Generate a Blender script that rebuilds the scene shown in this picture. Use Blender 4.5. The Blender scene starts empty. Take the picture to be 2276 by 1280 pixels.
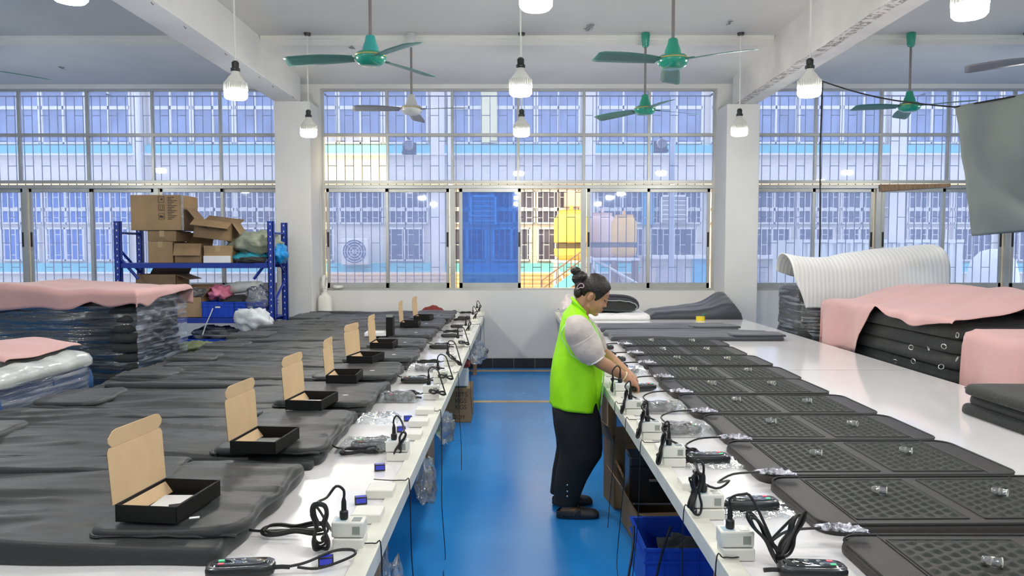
import bpy, bmesh, math, random
from mathutils import Vector, Matrix, noise, Euler
PI = math.pi
R = math.radians
rnd = random.Random(7)
scn = bpy.context.scene
COL = scn.collection

# ---------------------------------------------------------------- camera, world, exposure
F_PX = 1650.0
cam_d = bpy.data.cameras.new('camera')
cam_d.sensor_width = 36.0
cam_d.lens = F_PX / 2276 * 36
cam_d.clip_end = 200
cam = bpy.data.objects.new('camera', cam_d)
COL.objects.link(cam)
cam.location = (0, 0, 1.68)
cam.rotation_euler = (R(90 - 2.95), 0, R(0.14))
scn.camera = cam
scn.view_settings.view_transform = 'Standard'
scn.view_settings.look = 'None'
scn.view_settings.gamma = 1.0
scn.view_settings.use_curve_mapping = False
scn.view_settings.exposure = 0.0
WORLD_STRENGTH = 4.8
BULB_STRENGTH = 200.0
w = bpy.data.worlds.new('world'); scn.world = w
w.use_nodes = True
bg = w.node_tree.nodes['Background']
bg.inputs[0].default_value = (1.0, 0.87, 0.68, 1)
bg.inputs[1].default_value = WORLD_STRENGTH

CAMM = cam.rotation_euler.to_matrix()
CAMP = Vector(cam.location)
def ray(px, py):
    return CAMM @ Vector(((px - 1138) / F_PX, -(py - 640) / F_PX, -1))
def at(px, py, Y):                       # a point at depth Y
    d = ray(px, py); return CAMP + d * (Y / d.y)
def atz(px, py, z):                      # a point at height z
    d = ray(px, py); return CAMP + d * ((z - CAMP.z) / d.z)
def atx(px, py, x):
    d = ray(px, py); return CAMP + d * (x / d.x)

# ---------------------------------------------------------------- materials
def new_mat(name):
    m = bpy.data.materials.new(name); m.use_nodes = True
    nt = m.node_tree
    return m, nt, nt.nodes['Principled BSDF']
def L(nt, a, b): nt.links.new(a, b)
def texco(nt, scale=(1, 1, 1), kind='Object'):
    tc = nt.nodes.new('ShaderNodeTexCoord'); mp = nt.nodes.new('ShaderNodeMapping')
    mp.inputs['Scale'].default_value = scale
    L(nt, tc.outputs[kind], mp.inputs['Vector'])
    return mp.outputs['Vector']
def noise_node(nt, vec, scale, detail=3, rough=.5):
    n = nt.nodes.new('ShaderNodeTexNoise'); n.inputs['Scale'].default_value = scale
    n.inputs['Detail'].default_value = detail; n.inputs['Roughness'].default_value = rough
    L(nt, vec, n.inputs['Vector']); return n.outputs['Fac']
def ramp(nt, fac, stops):
    r = nt.nodes.new('ShaderNodeValToRGB'); L(nt, fac, r.inputs[0])
    el = r.color_ramp.elements
    while len(el) < len(stops): el.new(.5)
    for e, (p, c) in zip(el, stops): e.position = p; e.color = (c[0], c[1], c[2], 1)
    return r.outputs[0]
def simple(name, col, rough=.5, metal=0, var=.08, scale=8, bump=0, bscale=40, stretch=(1, 1, 1), spec=.5, coat=0, sheen=0, emit=None):
    m, nt, b = new_mat(name)
    b.inputs['Roughness'].default_value = rough
    b.inputs['Metallic'].default_value = metal
    b.inputs['Specular IOR Level'].default_value = spec
    b.inputs['Coat Weight'].default_value = coat
    b.inputs['Coat Roughness'].default_value = .06
    if sheen:
        b.inputs['Sheen Weight'].default_value = sheen
        b.inputs['Sheen Roughness'].default_value = .45
    vec = texco(nt, stretch)
    if var:
        f = noise_node(nt, vec, scale, 4)
        L(nt, ramp(nt, f, [(.3, [c * (1 - var) for c in col]), (.7, [min(1, c * (1 + var)) for c in col])]), b.inputs['Base Color'])
    else: b.inputs['Base Color'].default_value = (*col, 1)
    if bump:
        f2 = noise_node(nt, vec, bscale, 3)
        bp = nt.nodes.new('ShaderNodeBump'); bp.inputs['Strength'].default_value = bump
        bp.inputs['Distance'].default_value = .01
        L(nt, f2, bp.inputs['Height']); L(nt, bp.outputs[0], b.inputs['Normal'])
    if emit:
        b.inputs['Emission Color'].default_value = (*emit[0], 1); b.inputs['Emission Strength'].default_value = emit[1]
    return m
def see_through(name, tint, haze_col, haze, gloss=.06, rough=.03, bump=0, bscale=30, stretch=(1, 1, 1), streak=None):
    """thin sheet: tinted transparent + a little translucent haze + mirror reflection"""
    m = bpy.data.materials.new(name); m.use_nodes = True
    nt = m.node_tree; nt.nodes.clear()
    out = nt.nodes.new('ShaderNodeOutputMaterial')
    tr = nt.nodes.new('ShaderNodeBsdfTransparent'); tr.inputs[0].default_value = (*tint, 1)
    df = nt.nodes.new('ShaderNodeBsdfDiffuse'); df.inputs[0].default_value = (*haze_col, 1)
    tl = nt.nodes.new('ShaderNodeBsdfTranslucent'); tl.inputs[0].default_value = (*haze_col, 1)
    gl = nt.nodes.new('ShaderNodeBsdfGlossy'); gl.inputs['Roughness'].default_value = rough
    gl.inputs[0].default_value = (1, 1, 1, 1)
    h = nt.nodes.new('ShaderNodeMixShader'); h.inputs[0].default_value = .6
    L(nt, df.outputs[0], h.inputs[1]); L(nt, tl.outputs[0], h.inputs[2])
    m1 = nt.nodes.new('ShaderNodeMixShader'); m1.inputs[0].default_value = haze
    L(nt, tr.outputs[0], m1.inputs[1]); L(nt, h.outputs[0], m1.inputs[2])
    m2 = nt.nodes.new('ShaderNodeMixShader')
    fr = nt.nodes.new('ShaderNodeFresnel'); fr.inputs[0].default_value = 1.45
    mx = nt.nodes.new('ShaderNodeMath'); mx.operation = 'MAXIMUM'; mx.inputs[1].default_value = gloss
    L(nt, fr.outputs[0], mx.inputs[0]); L(nt, mx.outputs[0], m2.inputs[0])
    L(nt, m1.outputs[0], m2.inputs[1]); L(nt, gl.outputs[0], m2.inputs[2])
    L(nt, m2.outputs[0], out.inputs[0])
    if bump or streak:
        vec = texco(nt, stretch)
        f = noise_node(nt, vec, bscale, 4)
        if bump:
            bp = nt.nodes.new('ShaderNodeBump'); bp.inputs['Strength'].default_value = bump; bp.inputs['Distance'].default_value = .02
            L(nt, f, bp.inputs['Height'])
            L(nt, bp.outputs[0], gl.inputs['Normal']); L(nt, bp.outputs[0], fr.inputs['Normal'])
        if streak:
            L(nt, ramp(nt, f, [(streak[0], (haze * .4,) * 3), (streak[1], (min(1, haze * (streak[2] if len(streak) > 2 else 3)),) * 3)]), m1.inputs[0])
    return m

M = {}
M['plaster'] = simple('white_plaster', (.70, .70, .68), .8, var=.05, scale=1.3, bump=.1, bscale=14)
M['plaster_aged'] = simple('aged_plaster', (.68, .665, .635), .85, var=.09, scale=2.2, bump=.25, bscale=9)
M['ceiling'] = simple('ceiling_paint', (.56, .56, .54), .9, var=.05, scale=.9)
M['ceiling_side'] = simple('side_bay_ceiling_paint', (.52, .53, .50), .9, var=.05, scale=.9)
M['blackpaint'] = simple('black_tile', (.02, .021, .022), .35, var=.3, scale=9, bump=.2)
M['alu'] = simple('aluminium', (.50, .51, .49), .42, .55, var=.1, scale=3)
M['white_lam'] = simple('white_laminate', (.82, .81, .82), .13, var=.03, scale=2, coat=.3)
M['edge_trim'] = simple('cream_trim', (.72, .72, .63), .35, var=.08, scale=9)
M['wood'] = simple('raw_wood', (.33, .20, .11), .7, var=.3, scale=6, stretch=(6, 6, 1), bump=.2)
M['charcoal'] = simple('charcoal_fabric', (.027, .029, .030), .46, var=.12, scale=3, bump=.08, bscale=160, sheen=.10, spec=.38)
M['charcoal2'] = simple('dark_slate_fabric', (.034, .037, .050), .5, var=.12, scale=4, bump=.1, bscale=60, sheen=.3)
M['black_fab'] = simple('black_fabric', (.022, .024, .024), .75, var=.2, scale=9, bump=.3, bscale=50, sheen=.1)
M['mat_leather'] = simple('grey_mat_leather', (.042, .039, .038), .5, spec=.35, var=.08, scale=8, bump=.15, bscale=120)
M['mat_mesh'] = simple('dark_quilted_mesh', (.017, .021, .018), .5, spec=.35, var=.15, scale=40, bump=.2, bscale=300)
M['piping'] = simple('black_piping', (.02, .02, .02), .5, var=0)
M['kraft'] = simple('kraft_board', (.66, .47, .27), .75, var=.04, scale=14, bump=.05)
M['carton'] = simple('brown_cardboard', (.36, .235, .12), .8, var=.09, scale=7, bump=.1)
M['carton_dark'] = simple('worn_cardboard', (.27, .175, .09), .8, var=.15, scale=6, bump=.1)
M['tape'] = simple('packing_tape', (.45, .33, .18), .2, var=.05)
M['box_black'] = simple('black_cardboard', (.008, .008, .008), .55, var=.1, spec=.25)
M['white_plastic'] = simple('white_plastic', (.78, .78, .72), .35, var=.02)
M['white_paper'] = simple('white_paper', (.85, .85, .85), .7, var=.02)
M['black_plastic'] = simple('black_plastic', (.016, .016, .017), .3, var=0)
M['black_gloss'] = simple('glossy_black_plastic', (.012, .012, .014), .07, var=0, coat=1)
M['cord'] = simple('black_cord', (.012, .012, .012), .4, var=0)
M['lcd'] = simple('grey_lcd', (.30, .33, .30), .15, var=0)
M['lcd_blue'] = simple('blue_lcd', (.03, .04, .35), .15, var=0, emit=((.05, .08, .9), .22))
M['label_blue'] = simple('pale_blue_sticker', (.42, .58, .70), .5, var=0)
M['red'] = simple('red_key', (.8, .08, .12), .4, var=0, emit=((1, .1, .2), .35))
M['green'] = simple('green_key', (.1, .7, .3), .4, var=0, emit=((.1, 1, .4), .35))
M['pale'] = simple('pale_key', (.75, .8, .78), .4, var=0)
M['fan_green'] = simple('green_fan_enamel', (.015, .29, .19), .25, var=.05, coat=.5)
M['fan_teal'] = simple('teal_fan_enamel', (.03, .36, .34), .3, var=.05, coat=.5)
M['fan_blade'] = simple('grey_green_blade', (.07, .20, .17), .4, var=.05)
M['fan_white'] = simple('white_fan_enamel', (.55, .56, .56), .35, var=.05)
M['fan_grey'] = simple('grey_fan_blade', (.22, .235, .25), .4, var=.05)
M['brass'] = simple('brass_trim', (.7, .58, .18), .3, .6, var=.05)
M['rod'] = simple('grey_steel_rod', (.22, .21, .20), .45, .3, var=.05)
M['steel_dark'] = simple('dark_grille_steel', (.075, .08, .09), .6, .2, var=.2)
M['blue_steel'] = simple('blue_rack_enamel', (.012, .04, .30), .4, var=.08)
M['blue_crate'] = simple('blue_crate_plastic', (.015, .07, .52), .35, var=.1, scale=5)
M['pink'] = simple('pink_fabric', (.58, .34, .325), .7, var=.04, scale=3, bump=.15, bscale=25, sheen=.2)
M['pink_hot'] = simple('bright_pink_plastic', (.75, .22, .34), .5, var=.15, scale=14, bump=.3)
M['grey_cloth'] = simple('grey_green_cloth', (.27, .31, .285), .8, var=.06, scale=4, bump=.12, bscale=30)
M['vest'] = simple('lime_vest_fabric', (.37, .92, .0), .6, var=.04, scale=10, bump=.3, bscale=18)
M['vest_trim'] = simple('pale_lime_trim', (.50, .95, .30), .6, var=0)
M['sleeve'] = simple('white_blouse_fabric', (.55, .49, .46), .7, var=.10, scale=26, bump=.4, bscale=20, sheen=.3)
M['trousers'] = simple('black_trouser_fabric', (.008, .008, .010), .8, var=.15, bump=.2, bscale=15)
M['skin'] = simple('skin', (.47, .245, .145), .5, var=.06, scale=14)
M['hair'] = simple('black_hair', (.014, .010, .009), .38, var=.3, scale=20, bump=.6, bscale=60, stretch=(1, 3, 1))
M['lips'] = simple('lips', (.46, .14, .12), .45, var=.05)
M['red_cap'] = simple('dark_red_fabric', (.22, .03, .025), .7, var=.25, scale=15, bump=.5)
M['yellow_tape'] = simple('yellow_plastic', (.85, .65, .03), .35, var=0)
M['green_small'] = simple('green_plastic', (.02, .25, .13), .4, var=0)
M['metal'] = simple('silver_metal', (.7, .7, .7), .25, .9, var=0)
M['foil'] = simple('silver_foil_pouch', (.42, .42, .47), .18, .8, var=.85, scale=45, bump=1, bscale=55)
M['teal_fab'] = simple('teal_fabric', (.02, .27, .36), .5, var=.25, scale=20, bump=.5)
M['bag_blue'] = simple('bright_blue_bag', (.01, .25, .62), .3, var=.25, scale=15, bump=.7, bscale=30)
M['bag_green'] = simple('grey_green_sack', (.28, .31, .23), .45, var=.2, scale=9, bump=.6, bscale=16)
M['grey_box'] = simple('grey_plastic', (.28, .31, .31), .5, var=.08)
M['yellowed'] = simple('yellow_water_tower', (.78, .47, .10), .5, var=.08, scale=3)
M['tower_pale'] = simple('pale_orange_tower', (.74, .52, .42), .5, var=.1, scale=3)
M['tower_dark'] = simple('dark_tower_band', (.12, .09, .05), .6, var=.1)
M['tile_wall'] = simple('white_wall_tiles', (.70, .66, .60), .6, var=.06, scale=1.5)
M['frame_white'] = simple('white_window_frame', (.72, .70, .68), .5, var=.05)
M['ext_glass'] = simple('dark_window_glass', (.10, .10, .15), .2, var=.3, scale=1.2)
M['ext_blue'] = simple('painted_sky_reflection_glass', (.20, .25, .42), .2, var=.3, scale=1.2)  # blue sky reflection put into the pane colour
M['ext_cloth'] = simple('blue_awning_sheet', (.07, .16, .50), .7, var=.15, scale=2)
M['band_blue'] = simple('turquoise_band', (.16, .48, .55), .7, var=.08, scale=1)
M['rust'] = simple('brown_stair_steel', (.25, .15, .10), .7, var=.3)
M['foam'] = None
M['glass'] = see_through('blue_tinted_glass', (.68, .78, 1.0), (.46, .60, 1.0), .30, gloss=.05)
M['glass_double'] = see_through('overlapped_blue_glass', (.26, .62, 1.0), (.05, .40, .95), .10, gloss=.06)
M['poly'] = see_through('clear_plastic_bag', (.93, .95, .96), (.85, .88, .9), .16, gloss=.10, rough=.12, bump=1, bscale=22, streak=(.4, .75))
M['film'] = see_through('stretch_film', (.93, .95, .97), (.62, .66, .70), .05, gloss=.17, rough=.10, bump=1, bscale=4, stretch=(.7, .7, 7), streak=(.57, .68, 12))  # white streaks paint sparse glints along the pale film creases
M['film_thick'] = see_through('layered_stretch_film', (.88, .91, .95), (.62, .68, .76), .22, gloss=.12, rough=.14, bump=1, bscale=4, stretch=(.5, .5, 10), streak=(.47, .62, 3.4))
M['tube_glass'] = see_through('clear_capsule', (.97, .97, .97), (.9, .9, .9), .10, gloss=.22, rough=.05)

# floor
def floor_mat():
    m, nt, b = new_mat('blue_epoxy')
    vec = texco(nt)
    f = noise_node(nt, vec, 1.1, 5)
    f2 = noise_node(nt, vec, 60, 2)
    L(nt, ramp(nt, f, [(.3, (.016, .23, .66)), (.72, (.028, .30, .76))]), b.inputs['Base Color'])
    L(nt, ramp(nt, f, [(.3, (.16,) * 3), (.7, (.30,) * 3)]), b.inputs['Roughness'])
    bp = nt.nodes.new('ShaderNodeBump'); bp.inputs['Strength'].default_value = .08; bp.inputs['Distance'].default_value = .004
    L(nt, noise_node(nt, vec, 5, 2), bp.inputs['Height']); L(nt, bp.outputs[0], b.inputs['Normal'])
    return m
M['floor'] = floor_mat()
def chipped():
    m, nt, b = new_mat('chipped_plaster'); b.inputs['Roughness'].default_value = .9
    vec = texco(nt, (6, 14, 6)); f = noise_node(nt, vec, 1.5, 6, .6)
    L(nt, ramp(nt, f, [(.47, (.66, .65, .62)), (.52, (.25, .22, .19)), (.56, (.30, .27, .24)), (.62, (.68, .67, .64))]), b.inputs['Base Color'])
    return m
M['chipped'] = chipped()
def foam_mat():
    m, nt, b = new_mat('white_foam_sheet'); b.inputs['Roughness'].default_value = .5
    b.inputs['Base Color'].default_value = (.80, .80, .78, 1)
    b.inputs['Sheen Weight'].default_value = .3
    wv = nt.nodes.new('ShaderNodeTexWave'); wv.bands_direction = 'X'; wv.inputs['Scale'].default_value = 7
    wv.inputs['Distortion'].default_value = .6; wv.inputs['Detail'].default_value = 1
    L(nt, texco(nt), wv.inputs['Vector'])
    bp = nt.nodes.new('ShaderNodeBump'); bp.inputs['Strength'].default_value = .25; bp.inputs['Distance'].default_value = .01
    L(nt, wv.outputs['Fac'], bp.inputs['Height']); L(nt, bp.outputs[0], b.inputs['Normal'])
    L(nt, ramp(nt, wv.outputs['Fac'], [(0, (.74, .75, .74)), (1, (.84, .84, .82))]), b.inputs['Base Color'])
    return m
M['foam'] = foam_mat()
def bulb_mat():
    m, nt, b = new_mat('lit_diffuser')
    b.inputs['Base Color'].default_value = (.9, .9, .9, 1)
    b.inputs['Emission Color'].default_value = (1.0, .97, .90, 1)
    b.inputs['Emission Strength'].default_value = BULB_STRENGTH
    return m
M['lit'] = bulb_mat()
def tile_ext():
    m, nt, b = new_mat('white_facade_tiles'); b.inputs['Roughness'].default_value = .6
    br = nt.nodes.new('ShaderNodeTexBrick'); br.inputs['Scale'].default_value = 2.2
    br.inputs['Color1'].default_value = (.74, .69, .62, 1); br.inputs['Color2'].default_value = (.70, .66, .59, 1)
    br.inputs['Mortar'].default_value = (.55, .51, .45, 1); br.inputs['Mortar Size'].default_value = .012
    tc = nt.nodes.new('ShaderNodeTexCoord'); mp = nt.nodes.new('ShaderNodeMapping')
    mp.inputs['Rotation'].default_value = (R(90), 0, 0)
    L(nt, tc.outputs['Object'], mp.inputs['Vector']); L(nt, mp.outputs[0], br.inputs['Vector'])
    L(nt, br.outputs['Color'], b.inputs['Base Color'])
    return m
M['tiles'] = tile_ext()

# ---------------------------------------------------------------- mesh helpers

def vn(x, y=0, z=0): return noise.noise(Vector((x, y, z)))
class MB:
    def __init__(s): s.v = []; s.f = []
    def add(s, vs, fs):
        o = len(s.v); s.v += [tuple(p) for p in vs]; s.f += [tuple(i + o for i in f) for f in fs]; return s
    def box(s, c, d, rot=None):
        hx, hy, hz = d[0] / 2, d[1] / 2, d[2] / 2
        vs = [Vector((sx * hx, sy * hy, sz * hz)) for sz in (-1, 1) for sy in (-1, 1) for sx in (-1, 1)]
        if rot is not None:
            q = Euler(rot).to_matrix(); vs = [q @ p for p in vs]
        vs = [p + Vector(c) for p in vs]
        return s.add(vs, [(0, 2, 3, 1), (4, 5, 7, 6), (0, 1, 5, 4), (2, 6, 7, 3), (0, 4, 6, 2), (1, 3, 7, 5)])
    def bx(s, x0, x1, y0, y1, z0, z1): return s.box(((x0 + x1) / 2, (y0 + y1) / 2, (z0 + z1) / 2), (x1 - x0, y1 - y0, z1 - z0))
    def tube(s, pts, r, n=8, cap=True, rs=None):
        pts = [Vector(p) for p in pts]; rings = []
        t0 = (pts[1] - pts[0]).normalized()
        up = Vector((0, 0, 1)) if abs(t0.z) < .9 else Vector((1, 0, 0))
        a = t0.cross(up).normalized()
        for i, p in enumerate(pts):
            t = (pts[min(i + 1, len(pts) - 1)] - pts[max(i - 1, 0)])
            if t.length < 1e-9: t = Vector((0, 0, 1))
            t.normalize()
            a = (a - t * a.dot(t))
            if a.length < 1e-6: a = t.orthogonal()
            a.normalize(); b = t.cross(a)
            rr = rs[i] if rs else r
            rings.append([p + (a * math.cos(k * 2 * PI / n) + b * math.sin(k * 2 * PI / n)) * rr for k in range(n)])
        vs = [q for rg in rings for q in rg]; fs = []
        for i in range(len(pts) - 1):
            for k in range(n):
                k2 = (k + 1) % n
                fs.append((i * n + k, i * n + k2, (i + 1) * n + k2, (i + 1) * n + k))
        if cap:
            fs.append(tuple(range(n - 1, -1, -1))); fs.append(tuple((len(pts) - 1) * n + k for k in range(n)))
        return s.add(vs, fs)
    def lathe(s, prof, c=(0, 0, 0), n=24, mat=None):
        vs = []; fs = []
        for (r, z) in prof:
            for k in range(n):
                p = Vector((r * math.cos(2 * PI * k / n), r * math.sin(2 * PI * k / n), z))
                if mat is not None: p = mat @ p
                vs.append(p + Vector(c))
        for i in range(len(prof) - 1):
            for k in range(n):
                k2 = (k + 1) % n
                fs.append((i * n + k, i * n + k2, (i + 1) * n + k2, (i + 1) * n + k))
        fs.append(tuple(range(n - 1, -1, -1))); fs.append(tuple((len(prof) - 1) * n + k for k in range(n)))
        return s.add(vs, fs)
    def ell(s, c, r, rot=None, n=16, m=10):
        vs = []; fs = []
        q = Euler(rot).to_matrix() if rot is not None else Matrix.Identity(3)
        for i in range(m + 1):
            th = PI * i / m
            for k in range(n):
                ph = 2 * PI * k / n
                p = Vector((r[0] * math.sin(th) * math.cos(ph), r[1] * math.sin(th) * math.sin(ph), r[2] * math.cos(th)))
                vs.append(q @ p + Vector(c))
        for i in range(m):
            for k in range(n):
                k2 = (k + 1) % n
                fs.append((i * n + k, (i + 1) * n + k, (i + 1) * n + k2, i * n + k2))
        return s.add(vs, fs)
    def loft(s, secs, n=20, cap=True, p=2.0):
        """secs: (center, ax, ay, normal-ish 3x3 or None) elliptic sections; default section in the xy plane"""
        vs = []; fs = []
        for (c, ax, ay, q) in secs:
            for k in range(n):
                t = 2 * PI * k / n; co, si = math.cos(t), math.sin(t)
                x = ax * abs(co) ** (2 / p) * (1 if co >= 0 else -1); y = ay * abs(si) ** (2 / p) * (1 if si >= 0 else -1)
                pt = Vector((x, y, 0))
                if q is not None: pt = q @ pt
                vs.append(pt + Vector(c))
        for i in range(len(secs) - 1):
            for k in range(n):
                k2 = (k + 1) % n
                fs.append((i * n + k, i * n + k2, (i + 1) * n + k2, (i + 1) * n + k))
        if cap:
            fs.append(tuple(range(n - 1, -1, -1))); fs.append(tuple((len(secs) - 1) * n + k for k in range(n)))
        return s.add(vs, fs)
    def grid(s, fn, nu, nv, closed_u=False):
        vs = [fn(i / nu, j / nv) for j in range(nv + 1) for i in range(nu + 1)]
        fs = []
        for j in range(nv):
            for i in range(nu):
                a = j * (nu + 1) + i
                fs.append((a, a + 1, a + nu + 2, a + nu + 1))
        return s.add(vs, fs)
    def prism(s, outline, y0, y1, plane='xz'):
        """extrude a 2D outline"""
        n = len(outline)
        def P3(a, b, d): return (a, d, b) if plane == 'xz' else ((a, b, d) if plane == 'xy' else (d, a, b))
        vs = [P3(a, b, y0) for a, b in outline] + [P3(a, b, y1) for a, b in outline]
        fs = [tuple(range(n)), tuple(range(2 * n - 1, n - 1, -1))] + [(i, (i + 1) % n + 0, (i + 1) % n + n, i + n)[::-1] for i in range(n)]
        return s.add(vs, fs)
    def build(s, name, mat, parent=None, smooth=None, bevel=0, solid=0, loc=None, sub=0, remesh=0, smooth_it=0):
        me = bpy.data.meshes.new(name); me.from_pydata(s.v, [], s.f)
        bm = bmesh.new(); bm.from_mesh(me)
        bmesh.ops.recalc_face_normals(bm, faces=bm.faces); bm.to_mesh(me); bm.free()
        me.materials.append(mat)
        o = bpy.data.objects.new(name, me); COL.objects.link(o)
        if parent is not None: o.parent = parent
        if loc is not None: o.location = loc
        if remesh:
            md = o.modifiers.new('remesh', 'REMESH'); md.mode = 'VOXEL'; md.voxel_size = remesh; md.use_smooth_shade = True
            if smooth_it:
                ms = o.modifiers.new('smooth', 'SMOOTH'); ms.factor = .5; ms.iterations = smooth_it
        if solid:
            md = o.modifiers.new('solid', 'SOLIDIFY'); md.thickness = abs(solid); md.offset = 1 if solid > 0 else -1
        if bevel:
            md = o.modifiers.new('bevel', 'BEVEL'); md.width = bevel; md.segments = 2; md.limit_method = 'ANGLE'; md.angle_limit = R(40)
        if sub:
            md = o.modifiers.new('sub', 'SUBSURF'); md.levels = sub; md.render_levels = sub
        if smooth is None: smooth = 40
        if smooth:
            for p in me.polygons: p.use_smooth = True
            if smooth < 180:
                bm = bmesh.new(); bm.from_mesh(me)
                for e in bm.edges:
                    if len(e.link_faces) == 2 and e.calc_face_angle(0) > R(smooth): e.smooth = False
                bm.to_mesh(me); bm.free()
        return o

def tag(o, label=None, cat=None, group=None, kind=None):
    if label: o['label'] = label
    if cat: o['category'] = cat
    if group: o['group'] = group
    if kind: o['kind'] = kind
    return o
def thing(name, label, cat, loc=(0, 0, 0), rz=0, group=None):
    o = bpy.data.objects.new(name, None); COL.objects.link(o)
    o.location = loc; o.rotation_euler = (0, 0, rz); o.empty_display_size = .05
    return tag(o, label, cat, group)
def struct(name, mb, mat, parent=None, **k):
    o = mb.build(name, mat, parent, **k)
    if parent is None: o['kind'] = 'structure'
    return o
def copy_tree(o, parent=None):
    c = o.copy(); COL.objects.link(c); c.parent = parent
    for ch in [q for q in o.children]: copy_tree(ch, c)
    return c
def spline(pts, k=6):
    pts = [Vector(p) for p in pts]; out = []
    P = [pts[0]] + pts + [pts[-1]]
    for i in range(1, len(P) - 2):
        a, b, c, d = P[i - 1], P[i], P[i + 1], P[i + 2]
        for j in range(k):
            t = j / k
            out.append(.5 * ((2 * b) + (-a + c) * t + (2 * a - 5 * b + 4 * c - d) * t * t + (-a + 3 * b - 3 * c + d) * t ** 3))
    out.append(pts[-1]); return out
def slab(x0, x1, y0, y1, z0, h, r=.05, e=.03, nu=24, nv=16, fn=None, warp=None):
    """soft cushion-like slab with rounded corners; fn(x,y) adds height, warp(x,y) moves in plane"""
    m = MB(); cx, cy, hx, hy = (x0 + x1) / 2, (y0 + y1) / 2, (x1 - x0) / 2, (y1 - y0) / 2
    r = min(r, hx * .99, hy * .99)
    def para(n, hh):
        a = [-1, -1 + .2 * e / hh, -1 + .55 * e / hh, -1 + e / hh]
        k = n - 6; out = a + [(-1 + e / hh) + (2 - 2 * e / hh) * i / k for i in range(1, k)] + [-q for q in reversed(a)]
        return out
    U = para(nu, hx); V = para(nv, hy)
    def pos(s, t):
        x, y = s * hx, t * hy
        qx, qy = abs(x) - (hx - r), abs(y) - (hy - r)
        if qx > 0 and qy > 0:
            k = max(qx, qy) / math.hypot(qx, qy)
            x = math.copysign(hx - r + qx * k, x); y = math.copysign(hy - r + qy * k, y)
        return x + cx, y + cy
    top = []; bot = []
    for t in V:
        for s in U:
            d = min(hx - abs(s) * hx, hy - abs(t) * hy); k = min(1, d / e)
            f = math.sqrt(max(0, 1 - (1 - k) ** 2))
            x, y = pos(s, t); z = z0 + h * (.45 + .55 * f)
            if fn: z += fn(x, y) * f
            if warp:
                wx, wy = warp(x, y); x += wx; y += wy
            top.append((x, y, z)); bot.append((x, y, z0 if d > 0 else z0 + h * .12))
    nu_, nv_ = len(U), len(V); fs = []
    def idx(i, j, o=0): return j * nu_ + i + o
    N = nu_ * nv_
    for j in range(nv_ - 1):
        for i in range(nu_ - 1):
            fs.append((idx(i, j), idx(i + 1, j), idx(i + 1, j + 1), idx(i, j + 1)))
            fs.append((idx(i, j, N), idx(i, j + 1, N), idx(i + 1, j + 1, N), idx(i + 1, j, N)))
    ring = [(i, 0) for i in range(nu_)] + [(nu_ - 1, j) for j in range(1, nv_)] + [(i, nv_ - 1) for i in range(nu_ - 2, -1, -1)] + [(0, j) for j in range(nv_ - 2, 0, -1)]
    for a in range(len(ring)):
        p, q = ring[a], ring[(a + 1) % len(ring)]
        fs.append((idx(*p), idx(*p, N), idx(*q, N), idx(*q)))
    return m.add(top + bot, fs)
ORD = ['nearest', 'second nearest', 'third nearest', 'fourth nearest', 'fifth nearest', 'sixth nearest', 'seventh nearest', 'eighth nearest', 'ninth nearest', 'tenth nearest', 'eleventh nearest', 'twelfth nearest']
# ================================================================ room shell
CEIL = 4.09; WALL = 10.5; TABLE = 0.80
struct('floor', MB().bx(-9, 9, -4, 10.5, -.1, 0), M['floor'])
struct('floor_line', MB().bx(-.9, 1.2, 8.1, 8.2, 0, .0015), simple('floor_line_ochre', (.55, .40, .17), .5, var=.1), smooth=0)
struct('floor_line', MB().bx(-3, 3, 10.18, 10.33, 0, .0015), simple('floor_line_brown', (.42, .30, .18), .5, var=.1), smooth=0)
struct('ceiling', MB().bx(-2.85, 2.9, -4, 8.53, CEIL, CEIL + .15), M['ceiling'])
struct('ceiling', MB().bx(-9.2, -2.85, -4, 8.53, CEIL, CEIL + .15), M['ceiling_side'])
struct('ceiling', MB().bx(2.9, 9.2, -4, 8.53, CEIL, CEIL + .15), M['ceiling'])
struct('ceiling_beam', MB().bx(-9.2, 9.2, 8.53, 10.72, 3.99, CEIL + .15), M['plaster'], smooth=0)
struct('ceiling_beam', MB().bx(-3.20, -2.87, -4, 10.1, 3.66, CEIL + .02), M['plaster'], smooth=0, bevel=.006)
struct('ceiling_beam', MB().bx(2.94, 3.24, -4, 10.1, 3.62, CEIL + .02), M['plaster_aged'], smooth=0, bevel=.006)
# chipped strip on the inner edge of the right beam
def chip(u, v):
    y = -1 + 11 * u
    return (2.94 + .12 * v + .02 * vn(y * 3), y, 3.6185 + .006 * vn(y * 9, v * 3))
o = MB().grid(chip, 120, 4).build('trim_chipped_edge', M['chipped']); o['kind'] = 'structure'
struct('column', MB().bx(-3.20, -2.72, 10.0, 10.5, 0, 3.66), M['plaster'], smooth=0, bevel=.008)
struct('column', MB().bx(2.84, 3.28, 10.0, 10.5, 0, 3.62), M['plaster'], smooth=0, bevel=.008)
sill = 1.105; WT = 3.93
mb = MB().bx(-9.2, 9.2, 10.5, 10.7, 0, sill)
mb.bx(-9.2, 9.2, 10.5, 10.72, WT, 3.995)
mb.bx(-3.25, -2.715, 10.5, 10.7, sill, WT).bx(2.845, 3.33, 10.5, 10.7, sill, WT).bx(-9.2, -8.4, 10.5, 10.7, sill, WT).bx(8.4, 9.2, 10.5, 10.7, sill, WT)
struct('wall_back', mb, M['plaster'], smooth=0)
struct('wall_left', MB().bx(-9.2, -9.0, -4, 10.7, 0, CEIL), M['plaster'])
struct('wall_right', MB().bx(9.0, 9.2, -4, 10.7, 0, CEIL), M['plaster'])
struct('wall_front', MB().bx(-9.2, 9.2, -4.2, -4, 0, CEIL), M['plaster'])
mb = MB()
x = -2.70
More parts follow.
